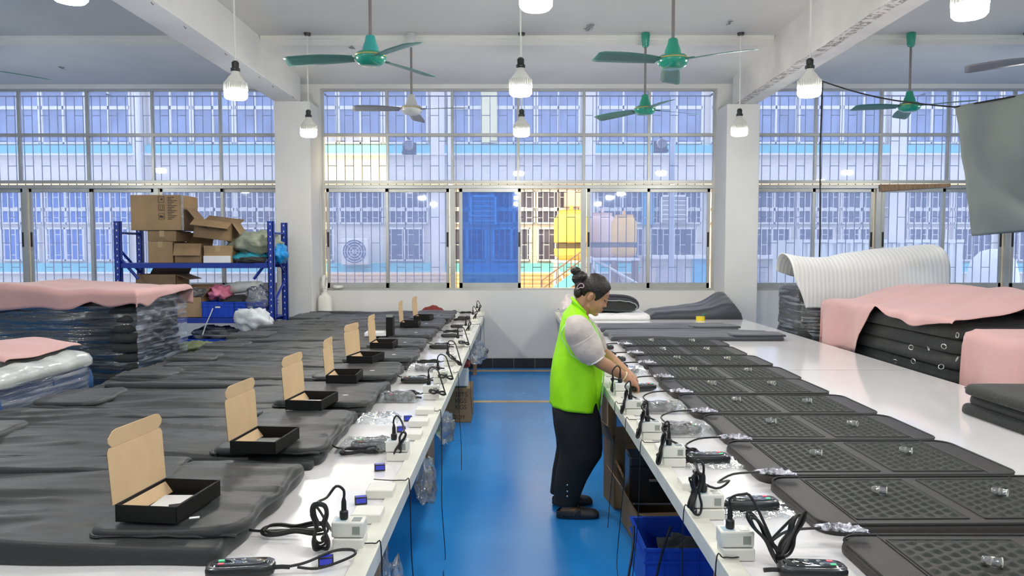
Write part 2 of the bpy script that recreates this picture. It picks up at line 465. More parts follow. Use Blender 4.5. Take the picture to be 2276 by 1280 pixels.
while x < 2.8:
    mb.box((x + .15, 10.49, .07), (.296, .02, .14)); x += .30
struct('baseboard_back', mb, M['blackpaint'], smooth=0, bevel=.003)

# ---------------------------------------------------------------- windows
WY = 10.60
Z1, Z2 = 3.30, 2.64         # transom heights
ZB = 2.545
def bar(mb, x0, x1, z0, z1, d=.055, y=WY): mb.bx(x0, x1, y - d / 2, y + d / 2, z0, z1)
def build_window(name, x0, x1, mull, segs, tint=None, skip=()):
    """fixed lights above (two tiers), pairs of sliding sashes below; segs = [(xa, xm, xb, doubled, open_right)]"""
    mb = MB(); t = .018
    for z, hh in ((WT, .02), (Z1, .022), (Z2, .022)): bar(mb, x0, x1, z - hh, z + hh, .06)
    bar(mb, x0, x1, ZB, ZB + .05, .08); bar(mb, x0, x1, sill, sill + .03, .10)
    for m in mull: bar(mb, m - t, m + t, Z2, WT, .055)
    for m in (x0, x1): bar(mb, m - .025, m + .025, sill, WT, .07)
    for a in sorted({s[0] for s in segs} | {s[2] for s in segs}):
        if x0 < a < x1: bar(mb, a - .035, a + .035, sill, ZB, .09)
    root = struct(name, mb, M['alu'], bevel=.003)
    ms = sorted(set([x0] + list(mull) + [x1]))
    for (za, zb, tier) in ((Z1, WT, 0), (Z2, Z1, 1)):
        for i in range(len(ms) - 1):
            if (tier, i) in skip: continue
            MB().bx(ms[i] + .01, ms[i + 1] - .01, WY - .003, WY + .003, za, zb).build('pane', M['glass'], root, smooth=0)
    for (xa, xm, xb, doubled, opened) in segs:
        def sash(a, b, y, handle_x=None, g='glass'):
            f = MB(); fw = .042
            bar(f, a, a + fw, sill + .03, ZB, .028, y); bar(f, b - fw, b, sill + .03, ZB, .028, y)
            bar(f, a, b, sill + .03, sill + .105, .028, y); bar(f, a, b, ZB - .05, ZB, .028, y)
            so = f.build('sash', M['alu'], root, bevel=.002)
            MB().bx(a + fw, b - fw, y - .003, y + .003, sill + .10, ZB - .045).build('pane', M[g], so, smooth=0)
            if handle_x is not None:
                MB().bx(handle_x - .013, handle_x + .013, y - .022, y - .012, 1.72, 1.93).build('sash_handle', M['black_plastic'], so, bevel=.003)
        if doubled:
            sash(xa + .09, xm + .04, WY + .015, None, 'glass_double')
            sash(xa + .10, xm + .045, WY - .02, xm + .022, 'glass')
        else:
            sash(xa + .05, xm + .02, WY - .02, xa + .072)
            sash(xm - .02, xb - .05, WY + .015, xb - .075)
    return root
C = [(-.87 - .92 * 1), -.87, .06, .99, 1.91]
build_window('window_2', -2.71, 2.84, C, [(-2.71, -1.80, -.87, False, 0), (-.87, .055, .99, True, 1), (.99, 1.91, 2.84, False, 0)], skip={(1, 0)})
build_window('window_1', -8.4, -3.25, [-7.93, -7.0, -6.03, -5.11, -4.15], [(-8.4, -7.6, -6.93, False, 0), (-6.93, -6.0, -5.07, False, 0), (-5.07, -4.14, -3.25, False, 0)])
build_window('window_3', 3.33, 8.4, [4.26, 5.18, 6.13, 7.06, 7.9], [(3.33, 4.25, 5.16, False, 0), (5.16, 6.09, 7.0, False, 0), (7.0, 7.8, 8.4, False, 0)])
# brown strip hanging at the right window's middle bar
tag(MB().add([(5.16, 10.545, 2.60), (6.15, 10.545, 2.61), (6.15, 10.545, 2.565), (5.16, 10.545, 2.50), (5.16, 10.53, 2.60), (6.15, 10.53, 2.61), (6.15, 10.53, 2.565), (5.16, 10.53, 2.50)],
             [(0, 1, 2, 3), (7, 6, 5, 4), (0, 4, 5, 1), (1, 5, 6, 2), (2, 6, 7, 3), (3, 7, 4, 0)]).build('wood_strip', M['wood'], smooth=0),
    'brown wooden strip fixed along the middle bar of the right window', 'wood strip')
# security grilles outside
def grille(name, x0, x1, label):
    mb = MB(); y = 10.86; p = .124
    n = int((x1 - x0) / p)
    zs = [1.68 + (555 - q) / 152 for q in (260, 316, 370, 428, 483, 540, 594)]
    for i in range(n + 1):
        x = x0 + i * p
        mb.bx(x - .0045, x + .0045, y - .0045, y + .0045, sill - .05, WT - .02)
        if i < n:
            for k, z in enumerate(zs):
                if (i + k) % 2 == 0: mb.bx(x, x + p, y - .005, y + .005, z - .0045, z + .0045)
    mb.bx(x0, x1, y - .008, y + .008, WT - .04, WT - .025); mb.bx(x0, x1, y - .008, y + .008, sill - .05, sill - .035)
    for x in (x0, x1, (x0 + x1) / 2): mb.bx(x - .01, x + .01, 10.70, y, WT - .045, WT - .025)
    tag(mb.build(name, M['steel_dark'], smooth=0), label, 'window grille')
grille('security_grille', -2.70, 2.83, 'dark steel security grille outside the middle window')
grille('security_grille', -8.35, -3.27, 'dark steel security grille outside the left window behind the rack')
grille('security_grille', 3.35, 8.35, 'dark steel security grille outside the right window behind the hanging cloth')

# ================================================================ outside
FY = 22.6; S = F_PX / FY
def fx(px): return (px - 1142) / S
def fz(py): return 1.68 + (555 - py) / S
fac = thing('factory_building', 'white tiled factory building with turquoise bands across the yard', 'building', (0, FY, 0))
def fpart(name, mb, mat, parent=None, **k): return mb.build(name, mat, parent or fac, **k)
X0, X1 = -20, 20
w_ = MB()
w_.bx(X0, X1, .12, .5, -2.2, 14)                       # recessed wall body
fpart('wall', w_, M['tiles'], smooth=0)
for (pa, pb) in ((326, 344), (585, 604)):
    fpart('turquoise_band', MB().bx(X0, X1, -.10, .12, fz(pb), fz(pa)), M['band_blue'], smooth=0)
    fpart('ledge', MB().bx(X0, X1, -.16, .12, fz(pb) - .05, fz(pb)), M['frame_white'], smooth=0)
fpart('ledge', MB().bx(X0, X1, -.3, .12, fz(412), fz(404)), M['frame_white'], smooth=0)
for px, wd in ((318, 26), (975, 30), (1310, 22), (1985, 34), (640, 26), (-120, 26), (2450, 26)):
    fpart('pilaster', MB().bx(fx(px - wd / 2), fx(px + wd / 2), -.12, .12, -2.2, 14), M['tile_wall'], smooth=0)
fpart('pilaster', MB().bx(fx(1070), fx(1105), -.12, .12, fz(320), 14), simple('cream_pilaster', (.75, .70, .40), .6, var=.05), smooth=0)
def fwin(pxa, pxb, pya, pyb, cols, split=None, grid=False, cloth=False, blue=False):
    xa, xb, za, zb = fx(pxa), fx(pxb), fz(pyb), fz(pya)
    f = MB(); t = .05
    f.bx(xa, xb, -.02, .12, za, za + t).bx(xa, xb, -.02, .12, zb - t, zb)
    for i in range(cols + 1):
        x = xa + (xb - xa) * i / cols; f.bx(x - .026, x + .026, -.02, .12, za, zb)
    if split: f.bx(xa, xb, -.02, .12, fz(split) - .05, fz(split) + .05)
    fo = fpart('window', f, M['frame_white'], smooth=0)
    MB().bx(xa, xb, .06, .115, za, zb).build('pane', M['ext_cloth' if cloth else ('ext_blue' if blue else 'ext_glass')], fo, smooth=0)
    if grid:
        g = MB(); x = xa; k = 0
        while x < xb:
            g.bx(x - .008, x + .008, -.14, -.12, za, zb)
            for q in range(3):
                if (k + q) % 2 == 0:
                    zz = za + (zb - za) * (q + .6) / 3.3; g.bx(x, x + .17, -.135, -.12, zz - .008, zz + .008)
            x += .17; k += 1
        g.build('window_bars', M['frame_white'], fo, smooth=0)
runs = [(-250, -140), (-100, 300), (340, 620), (655, 955), (995, 1290), (1325, 1560), (1575, 1960), (2010, 2420)]
for (a, b) in runs:
    nw = max(1, round((b - a) / 95)); wd = (b - a) / nw
    for i in range(nw):
        fwin(a + i * wd + 2, a + (i + 1) * wd - 4, 200, 322, 2, 243, blue=True)
    for i in range(nw):
        fwin(a + i * wd + 2, a + (i + 1) * wd - 4, 424, 498, 2, 466, grid=True, cloth=(a == -100 and i < 4))
        if not (a == 655 and i in (1,)):
            fwin(a + i * wd + 4, a + (i + 1) * wd - 14, 506, 580, 2, None, grid=True, cloth=(a == -100 and i < 4))
for px in (322, 1003):
    fpart('downpipe', MB().tube([(fx(px), -.22, -2.2), (fx(px), -.22, 9)], .08, 10), M['frame_white'])
# louvres of the facade
for (pa, pb, qa, qb) in ((1046, 1104, 436, 500), (1462, 1522, 436, 496)):
    lv = MB(); xa, xb, za, zb = fx(pa), fx(pb), fz(qb), fz(qa)
    lv.bx(xa, xb, -.14, -.10, za, zb).bx(xa, xa + .05, -.32, -.10, za, zb).bx(xb - .05, xb, -.32, -.10, za, zb).bx(xa, xb, -.32, -.1, zb - .05, zb)
    for i in range(6): lv.box(((xa + xb) / 2, -.22, za + (i + .5) * (zb - za) / 6), (xb - xa, .16, .02), (R(-30), 0, 0))
    fpart('louvre_vent', lv, M['frame_white'], smooth=0)
# extractor fan housing
c = Vector((fx(795), -.28, fz(559)))
fh = fpart('extractor_fan', MB().box(c, (.80, .3, .80)), M['tile_wall'], bevel=.03)
q = Matrix.Rotation(R(90), 3, 'X')
mb = MB()
for r in (.06, .14, .22, .30, .36): mb.tube([(c.x + r * math.cos(a * PI / 12), c.y - .17, c.z + r * math.sin(a * PI / 12)) for a in range(25)], .010, 5)
for a in range(8): mb.tube([c + Vector((0, -.17, 0)), c + Vector((.36 * math.cos(a * PI / 4), -.17, .36 * math.sin(a * PI / 4)))], .008, 5)
mb.build('fan_guard', M['frame_white'], fh)
MB().lathe([(.001, .151), (.36, .151), (.36, .158), (.001, .158)], c, 24, q).build('fan_opening', M['ext_glass'], fh)
b = fpart('wall_unit', MB().bx(fx(1252), fx(1287), -.40, -.05, fz(462), fz(428)), simple('reddish_unit', (.62, .40, .33), .5, var=.1), bevel=.02)
fpart('blue_panel', MB().bx(fx(1424), fx(1452), -.06, .0, fz(500), fz(420)), simple('light_blue_panel', (.12, .36, .60), .6, var=.08), smooth=0)
# yard ground
struct('ground_yard', MB().bx(-22, 22, 10.7, 30, -2.4, -2.2), simple('yard_concrete', (.40, .36, .30), .9, var=.15, scale=1))
# low brown annex wall and roof below the turquoise band (seen in the open sash)
ax = thing('annex_shed', 'low cream shed with plank front at the foot of the factory wall', 'shed', (0, 20.5, 0))
ws = F_PX / 20.5
def bz(py, Y): return 1.68 + (555 - py) * Y / F_PX
def bxx(px, Y): return (px - 1142) * Y / F_PX
MB().bx(bxx(700, 20.5), bxx(1290, 20.5), 0, .6, -2.2, bz(607, 20.5)).build('wall', simple('cream_render', (.74, .58, .36), .8, var=.1), ax, smooth=0)
mb = MB()
for i in range(5): mb.bx(bxx(700, 20.5), bxx(1290, 20.5), -.04, 0, bz(612 + i * 9, 20.5), bz(610 + i * 9, 20.5))
mb.build('plank_strip', simple('ochre_planks', (.62, .36, .14), .8, var=.1), ax, smooth=0)

# cooling towers on a steel frame
def tower(name, label, pxa, pxb, ptop, pbot, Y, mat, legs=True):
    s = F_PX / Y; cx = ((pxa + pxb) / 2 - 1142) / s; r = (pxb - pxa) / 2 / s
    zt, zb = bz(ptop, Y), bz(pbot, Y); h = zt - zb
    t = thing(name, label, 'cooling tower', (cx, Y, zb), 0, 'cooling towers in the yard')
    MB().lathe([(r * .9, h * .34), (r, h * .36), (r, h * .82), (r * .80, h * .92), (r * .72, h * .93), (r * .72, h * .985), (r * .78, h), (r * .6, h)], n=28).build('shell', mat, t)
    MB().lathe([(r * .88, h * .22), (r * .88, h * .345)], n=24).build('louvre_band', M['tower_dark'], t)
    MB().lathe([(r * .5, 0), (r * .7, 0), (r * .98, h * .10), (r * 1.0, h * .23), (r * .9, h * .235)], n=28).build('basin', mat, t)
    MB().lathe([(r * .1, h), (r * .1, h * 1.1)], n=10).build('motor_stub', mat, t)
    pl = MB(); g = -2.2 - zb
    for sx in (-1, 1):
        for sy in (-1, 1): pl.bx(sx * r * .9 - .04, sx * r * .9 + .04, sy * r * .8 - .04, sy * r * .8 + .04, g, 0)
    pl.bx(-r * 1.1, r * 1.1, -r, r, -.06, 0); pl.tube([(-r, -r * .9, -.1), (r * .2, -r * .9, -1.0)], .03, 6)
    pl.build('stand', M['frame_white'] if legs else M['rust'], t, smooth=0)
tower('cooling_tower', 'yellow cooling tower seen through the open window sash', 1231, 1308, 468, 578, 18.5, M['yellowed'])
tower('cooling_tower', 'pale cooling tower seen through glass behind the orange one', 1308, 1368, 474, 574, 19.2, M['tower_pale'], False)
tower('cooling_tower', 'orange cooling tower furthest right of the three, behind tinted glass', 1358, 1414, 478, 572, 17.6, M['yellowed'], False)
# outside staircase with teal side
st = thing('outdoor_staircase', 'teal sided outdoor staircase rising below the yellow cooling tower', 'staircase', (0, 15.5, 0))
Y = 15.5
a0, a1 = Vector((bxx(1205, Y), 0, bz(655, Y))), Vector((bxx(1302, Y), 0, bz(584, Y)))
def slant(mb, p, q_, th, y0, y1):
    mb.add([(p.x, y0, p.z), (q_.x, y0, q_.z), (q_.x, y0, q_.z - th), (p.x, y0, p.z - th), (p.x, y1, p.z), (q_.x, y1, q_.z), (q_.x, y1, q_.z - th), (p.x, y1, p.z - th)],
           [(0, 1, 2, 3), (7, 6, 5, 4), (0, 4, 5, 1), (1, 5, 6, 2), (2, 6, 7, 3), (3, 7, 4, 0)])
mb = MB(); slant(mb, a0 - Vector((1.6, 0, 1.2)), a1, .28, 0, .06); mb.build('stringer', M['band_blue'], st, smooth=0)
mb = MB()
for i in range(14):
    p = a0.lerp(a1, i / 13); mb.bx(p.x - .1, p.x + .12, .05, .9, p.z - .25, p.z - .22)
mb.build('treads', M['rust'], st, smooth=0)
mb = MB()
for dz in (.12, .3): mb.tube([a0 + Vector((0, .03, dz)), a1 + Vector((0, .03, dz))], .016, 6)
for i in range(7):
    p = a0.lerp(a1, i / 6); mb.tube([p + Vector((0, .03, 0)), p + Vector((0, .03, .32))], .012, 5)
mb.build('handrail', M['rust'], st)
b0, b1 = Vector((bxx(1318, Y), .5, bz(572, Y))), Vector((bxx(1425, Y), .5, bz(632, Y)))
mb = MB(); mb.tube([b0, b1], .03, 6); mb.tube([b0 - Vector((0, 0, .5)), b1 - Vector((0, 0, .5))], .03, 6)
for px in (1322, 1333, 1362): mb.tube([(bxx(px, Y), .5, bz(588, Y)), (bxx(px, Y), .5, -2.2)], .025, 6)
mb.bx(bxx(1308, Y), bxx(1430, Y), .4, 1.2, bz(574, Y) - .05, bz(574, Y))
mb.build('landing_frame', M['frame_white'], st, smooth=0)
# roller shutter shed, right
Y = 18.0
sh = thing('shutter_shed', 'low white shed with grey roller shutters outside, right of the cooling towers', 'shed', (0, Y, 0))
MB().bx(bxx(1445, Y), bxx(1760, Y), .02, 1.5, -2.2, bz(572, Y)).build('wall', M['tile_wall'], sh, smooth=0)
MB().bx(bxx(1440, Y), bxx(1765, Y), -.2, 1.5, bz(575, Y), bz(568, Y)).build('roof', M['frame_white'], sh, smooth=0)
for pa, pb in ((1460, 1518), (1605, 1700)):
    mb = MB()
    for i in range(26): mb.bx(bxx(pa, Y), bxx(pb, Y), -.03 + .012 * (i % 2), .02, bz(590, Y) - (i + 1) * .055, bz(590, Y) - i * .055)
    mb.build('roller_shutter', simple('shutter_grey', (.5, .5, .52), .5, var=.05), sh, smooth=0)
MB().bx(bxx(1538, Y), bxx(1568, Y), -.03, .02, -2.2, bz(574, Y)).build('door', simple('sky_blue_door', (.15, .5, .75), .5, var=.05), sh, smooth=0)
tag(MB().tube([(bxx(1491, 14), 14, -2.2), (bxx(1491, 14), 14, 8)], .055, 12).build('standpipe', simple('grey_pipe', (.42, .44, .50), .5, var=.05)),
    'tall grey vertical pipe standing in the yard outside the right end of the middle window', 'pipe')
# white storage container and round tank at the right window
Y = 15.0
mb = MB(); xa, xb = bxx(1778, Y), bxx(2140, Y); n = 46; zt = bz(540, Y)
for i in range(n):
    x = xa + (xb - xa) * i / n; d = .04 * (i % 2); mb.bx(x, x + (xb - xa) / n, d, 1.6, -2.2, zt)
mb.bx(xa, xb, -.03, 1.6, zt, zt + .07)
ct = mb.build('storage_container', simple('white_corrugated', (.72, .74, .70), .6, var=.06, scale=2), smooth=0, loc=(0, Y, 0))
tag(ct, 'white corrugated container standing outside the right window', 'container')
Y = 14.0; cx = bxx(2205, Y); r = 50 * Y / F_PX; zt = bz(553, Y)
tag(MB().lathe([(r * 1.0, -2.2), (r * 1.0, zt - .5), (r * .86, zt - .22), (r * .5, zt - .05), (r * .14, zt), (.001, zt)], (cx, Y, 0), 32).build('water_tank', simple('white_tank', (.74, .76, .74), .35, var=.04)),
    'round white domed tank outside the right window beside the container', 'water tank')
# floodlights fixed behind the grille
for (px, py, lab) in ((908, 322, 'round floodlight with square bracket outside the second pane column of the middle window'), (1471, 318, 'round floodlight outside the sixth pane column of the middle window')):
    p = at(px, py, 11.05)
    t = thing('floodlight', lab, 'floodlight', p, 0, 'floodlights outside the middle window')
    MB().lathe([(.062, -.03), (.072, .0), (.072, .05), (.03, .09)], n=20, mat=Matrix.Rotation(R(-90), 3, 'X')).build('lamp_head', simple('floodlight_cream', (.92, .80, .62), .4, var=.05), t)
    f = MB(); f.bx(-.10, .10, .10, .12, -.13, .05); f.bx(-.09, -.07, 0, .1, -.03, -.01); f.bx(.07, .09, 0, .1, -.03, -.01); f.bx(-.10, .10, .0, .02, -.13, -.09)
    f.bx(-.01, .01, -.19, .11, .09, .11); f.bx(-.01, .01, .1, .12, .04, .11)
    f.build('bracket', M['steel_dark'], t, smooth=0)

# ================================================================ ceiling: trunking, bulbs, fans
for a, b in ((-2.86, 2.93), (3.25, 9.0), (-9.0, -3.21)):
    struct('trim_cable_trunking', MB().bx(a, b, 8.49, 8.53, CEIL - .035, CEIL), M['white_plastic'], smooth=0)
def hung(px, D): return (px - 1142) * D / F_PX
def make_bulb():
    t = thing('pendant_bulb', 'x', 'ceiling light', (0, 0, 0), 0, 'hanging bulb lamps')
    MB().lathe([(.045, -.062), (.075, -.06), (.088, -.045), (.09, -.012), (.085, .0)][::1] + [(.085, .0)], n=28).build('diffuser', M['lit'], t)
    b = MB().lathe([(.086, .0), (.088, .03), (.078, .075), (.05, .115), (.032, .135), (.03, .16)], n=28)
    for k in range(28):
        a = k * 2 * PI / 28
        b.box((.087 * math.cos(a), .087 * math.sin(a), .035), (.012, .004, .06), (0, 0, a))
    b.build('heat_sink', M['white_plastic'], t, smooth=50)
    MB().lathe([(.034, .155), (.037, .16), (.037, .18), (.027, .185), (.029, .225), (.018, .238), (.004, .242)], n=14).build('lamp_holder', M['black_plastic'], t)
    return t
proto = make_bulb(); first = True
def bulb(x, y, zbot, label, full=True):
    global first
    o = proto if first else copy_tree(proto); first = False
    o.location = (x, y, zbot + .062); o['label'] = label
    z0 = .24; top = CEIL - (zbot + .062) - .002
    MB().tube([(0, 0, z0), (.004 * rnd.uniform(-1, 1), 0, z0 + (top - z0) * .5), (0, 0, top)], .007, 6).build('cord', M['white_plastic'], o)
    MB().lathe([(.001, top - .03), (.035, top - .025), (.04, top)], n=14).build('ceiling_rose', M['black_plastic'], o)
def zb(py, D): return at(1138, py, D).z
NAMES = [(531, 220, 6.0, 'glowing bulb lamp hanging just right of the left ceiling beam, in the middle row'),
 (1157, 213, 6.0, 'glowing bulb lamp hanging over the aisle in the middle row, between the two small rows'),
 (1790, 215, 6.0, 'glowing bulb lamp hanging before the chipped right beam in the middle row'),
 (690, 304, 8.4, 'small glowing bulb lamp in front of the left white column'),
 (1159, 303, 8.4, 'small glowing bulb lamp before the middle window, below a bigger one'),
 (1638, 302, 8.4, 'small glowing bulb lamp in front of the right white column'),
 (1190, 21, 4.07, 'glowing bulb lamp cut by the top edge above the aisle'),
 (2136, 40, 4.07, 'large glowing bulb lamp at the top right, nearest on the right side'),
 (172, 3, 4.07, 'glowing bulb lamp at the very top left, only its rim showing'),
 (2263, 300, 8.4, 'glowing bulb lamp hanging before the grey hanging cloth')]
for (px, py, D, lab) in NAMES: bulb(hung(px, D), D, zb(py, D), lab)
for (x, y, lab) in ((-6.06, 8.4, 'added unseen lamp of the left side bay by the window'), (-6.2, 6.0, 'added unseen lamp of the left side bay in its middle row'), (-6.2, 4.0, 'added unseen lamp of the left side bay nearer the camera'), (6.1, 6.3, 'added unseen lamp of the right side bay in its middle row'), (-2.4, 1.7, 'added unseen lamp behind the camera over the left table'), (.1, 1.7, 'added unseen lamp behind the camera over the aisle'), (2.5, 1.7, 'added unseen lamp behind the camera over the right table'),
                    (.1, -1.0, 'added unseen rear lamp above the aisle, deep behind the camera'), (-2.4, -1.0, 'added unseen rear lamp over the left table end'), (2.5, -1.0, 'added unseen rear lamp over the right table end'),
                    (-6.2, 1.0, 'added unseen lamp of the left side bay beyond the beam'), (6.0, 4.0, 'added unseen lamp of the right side bay near the middle'), (6.0, .8, 'added unseen rear lamp of the right side bay')):
    bulb(x, y, 3.0, lab)  # unseen lamps added out of view to brighten the ceiling and interior

def make_fan(px, D, pyhub, angs, label, col, blade, body2=None, canopy=True):
    x = hung(px, D); zc = zb(pyhub, D)
    t = thing('ceiling_fan', label, 'ceiling fan', (x, D, zc), 0, 'ceiling fans')
    MB().lathe([(.02, -.055), (.07, -.052), (.105, -.03), (.118, 0), (.118, .018), (.10, .04), (.06, .052)], n=30).build('motor_housing', M[col], t)
    MB().lathe([(.119, .012), (.121, .016), (.119, .021), (.11, .022)], n=30).build('trim_ring', M['brass'], t)
    MB().lathe([(.064, .048), (.06, .08), (.042, .13), (.036, .165), (.03, .17)], n=20).build('hub_cover', M[body2 or col], t)
    top = CEIL - zc
    MB().tube([(0, 0, .16), (0, 0, top - .02)], .013, 10).build('downrod', M['rod'], t)
    MB().lathe([(.025, top - .16), (.04, top - .14), (.05, top - .03), (.045, top - .004)], n=18).build('canopy', M[body2 or col], t)
    for a in angs:
        bl = MB(); ca, sa = math.cos(R(a)), math.sin(R(a))
        def fnb(u, v, dz):
            r = .13 + .52 * u; wdt = (.05 + .03 * math.sin(min(1, u * 1.6) * PI / 2)) * (1 if u < .94 else .8)
            s_ = (v - .5) * 2 * wdt; z = .0 + s_ * .22 - .02 * u * u + dz
            return (r * ca - s_ * sa, r * sa + s_ * ca, z)
        n0 = len(bl.v); bl.grid(lambda u, v: fnb(u, v, .002), 12, 4)
        bo = bl.build('fan_blade', M[blade], t, solid=-.004)
        MB().add([], []).box((.135 * ca, .135 * sa, .004), (.09, .035, .006), (0, 0, R(a))).build('blade_bracket', M[blade], bo)
make_fan(828, 5.7, 130, (-51, 51, 178), 'green ceiling fan on the left, larger of the left pair', 'fan_green', 'fan_blade', 'fan_teal')
make_fan(1490, 5.7, 137, (-40, 80, 200), 'green ceiling fan with yellow ring, larger of the right pair', 'fan_green', 'fan_blade')
make_fan(1430, 8.4, 245, (138, -78, 14), 'small green ceiling fan before the middle window', 'fan_green', 'fan_blade')
make_fan(917, 8.4, 244, (-18, 198, 90), 'small white ceiling fan before the middle window', 'fan_white', 'fan_grey')
make_fan(2010, 8.4, 238, (-44, 184, 72), 'green ceiling fan before the right window next to the grey cloth', 'fan_green', 'fan_blade')
make_fan(2330, 6.2, 128, (148, 268, 28), 'grey fan at the right edge, only a long blade showing', 'fan_white', 'fan_grey')
make_fan(-120, 5.2, 140, (38, 158, 278), 'ceiling fan beyond the left edge, only one blade tip showing', 'fan_green', 'fan_blade')
# loose wires stuck to the ceiling
for (px, py, n, k) in ((1308, 62, 5, .05), (1620, 50, 3, .03), (140, 150, 3, .025), (780, 104, 2, .035)):
    zz = CEIL - .012 if py < 80 else 3.985
    p = atz(px, py, zz)
    mb = MB()
    for i in range(n):
        mb.tube(spline([p + Vector((rnd.uniform(-k, k), rnd.uniform(-k, k) * 3, rnd.uniform(-.01, .005))) for _ in range(4)], 4), .003, 5)
    tag(mb.build('wire_tuft', M['rod']), {1308: 'tangled tuft of old wire on the ceiling above the small green fan', 1620: 'short black wire end on the ceiling before the right column', 140: 'small rusty wire ends on the ceiling of the left bay', 780: 'thin black wire end beside the large left fan'}[px], 'wire')
mb = MB()
for (px, py) in ((336, 5), (409, 58), (500, 118), (575, 170), (605, 190), (650, 214), (668, 222), (672, 226)):
    p = atx(px, py, -2.865) if False else atz(px, py, 3.658)
    mb.tube([p, p + Vector((.012, 0, -.02)), p + Vector((.02, .004, -.014))], .004, 5)
tag(mb.build('beam_hooks', M['rod']), 'row of small black hooks under the left ceiling beam', 'hooks')
mb = MB()
for px, D, in ((688, 8.45), (1155, 8.45), (1640, 8.45)): pass
# black conduit and rope of the hanging cloth
p0 = at(1828, 180, 10.0); p1 = at(1822, 560, 10.0)
tag(MB().tube([p0, (p0.x - .01, 10, 3.0), (p1.x, 10, 1.9), (p1.x - .01, 10, .3)], .011, 8).build('hanging_cable', M['cord']), 'thick black cable hanging straight down in front of the right window', 'cable')
r0 = at(1826, 180, 10.0); r1 = at(2122, 238, 7.4); r2 = at(2290, 208, 7.0)
sl = [r0.lerp(r1, i / 8) + Vector((0, 0, -.06 * math.sin(PI * i / 8))) for i in range(9)] + [r2 + (r2 - r1) * 3]
tag(MB().tube(sl, .009, 6).build('rope', M['cord']), 'black rope from the cable top to the grey hanging cloth', 'rope')
def cloth(u, v):
    a = at(2122, 236, 7.4); b = a + (r2 - r1).normalized() * 1.75
    c_ = at(2160, 525, 7.4); d_ = c_ + Vector((1.7, -.35, .16))
    top = a.lerp(b, u); bot = c_.lerp(d_, u)
    p = top.lerp(bot, v)
    sag = math.sin(PI * min(1, u)) ** 1
    arc = math.hypot((u - .75) * 1.3, v * 1.0)
    p.y += min(1, u * 4) * -.16 * math.sin(arc * 12 + .5) * (v ** .7) * (.4 + .6 * u) - .03 * math.sin(u * 23 + v * 3) * (1 - v) + .03 * vn(u * 4, v * 4)
    return p
tag(MB().grid(cloth, 60, 40).build('hanging_cloth', M['grey_cloth'], solid=.003), 'grey green cloth hung from a rope before the right window', 'cloth')
# ================================================================ tables
def table(name, label, x0, x1, y0, y1, edge_x, legs):
    t = thing(name, label, 'work table', ((x0 + x1) / 2, (y0 + y1) / 2, 0))
    ox, oy = (x0 + x1) / 2, (y0 + y1) / 2
    MB().bx(x0 - ox, x1 - ox, y0 - oy, y1 - oy, TABLE - .035, TABLE).build('table_top', M['white_lam'], t, bevel=.003)
    s = 1 if edge_x == x1 else -1
    a, b = (edge_x - .045, edge_x + .012) if s > 0 else (edge_x - .012, edge_x + .045)
    MB().bx(a - ox, b - ox, y0 - oy, y1 - oy, TABLE - .05, TABLE + .008).build('edge_strip', M['edge_trim'], t, bevel=.003)
    for (lx, ly, w_, d_) in legs:
        mb = MB()
        mb.bx(lx - ox, lx + w_ - ox, ly - oy, ly + d_ - oy, 0, TABLE - .035)
        mb.build('leg', M['wood'], t, bevel=.003)
    for (ya, yb) in ((y0 + .3, y1 - .3),):
        mb = MB()
        for xx in (x0 + .12, x1 - .12): mb.bx(xx - .02 - ox, xx + .02 - ox, ya - oy, yb - oy, TABLE - .10, TABLE - .035)
        mb.build('rail', M['wood'], t)
    return t
table('work_table', 'long white table on the left covered with dark fabric mats', -2.66, -.41, 1.2, 10.42, -.41,
      [(x, y, .05, .05) for y in (7.6, 9.9) for x in (-.55, -2.6)] + [(-.60, 4.85, .03, .40), (-.60, 2.9, .03, .40), (-2.6, 2.2, .05, .05), (-2.6, 5, .05, .05)])
table('work_table', 'long white table on the right with quilted grey mats', .59, 2.92, 1.0, 10.42, .59,
      [(.80, 6.70, .06, .06), (.66, 5.15, .06, .06), (.78, 5.15, .06, .06), (.80, 9.0, .06, .06), (2.7, 3, .06, .06), (2.7, 6, .06, .06), (2.7, 9, .06, .06), (.62, 2.2, .06, .06)])
# joint across the right table
tt = [o for o in bpy.data.objects if o.name.startswith('work_table')][1]
MB().bx(.64 - 1.755, 2.92 - 1.755, 5.40 - 5.71, 5.404 - 5.71, TABLE, TABLE + .0006).build('board_joint', M['rod'], tt, smooth=0)

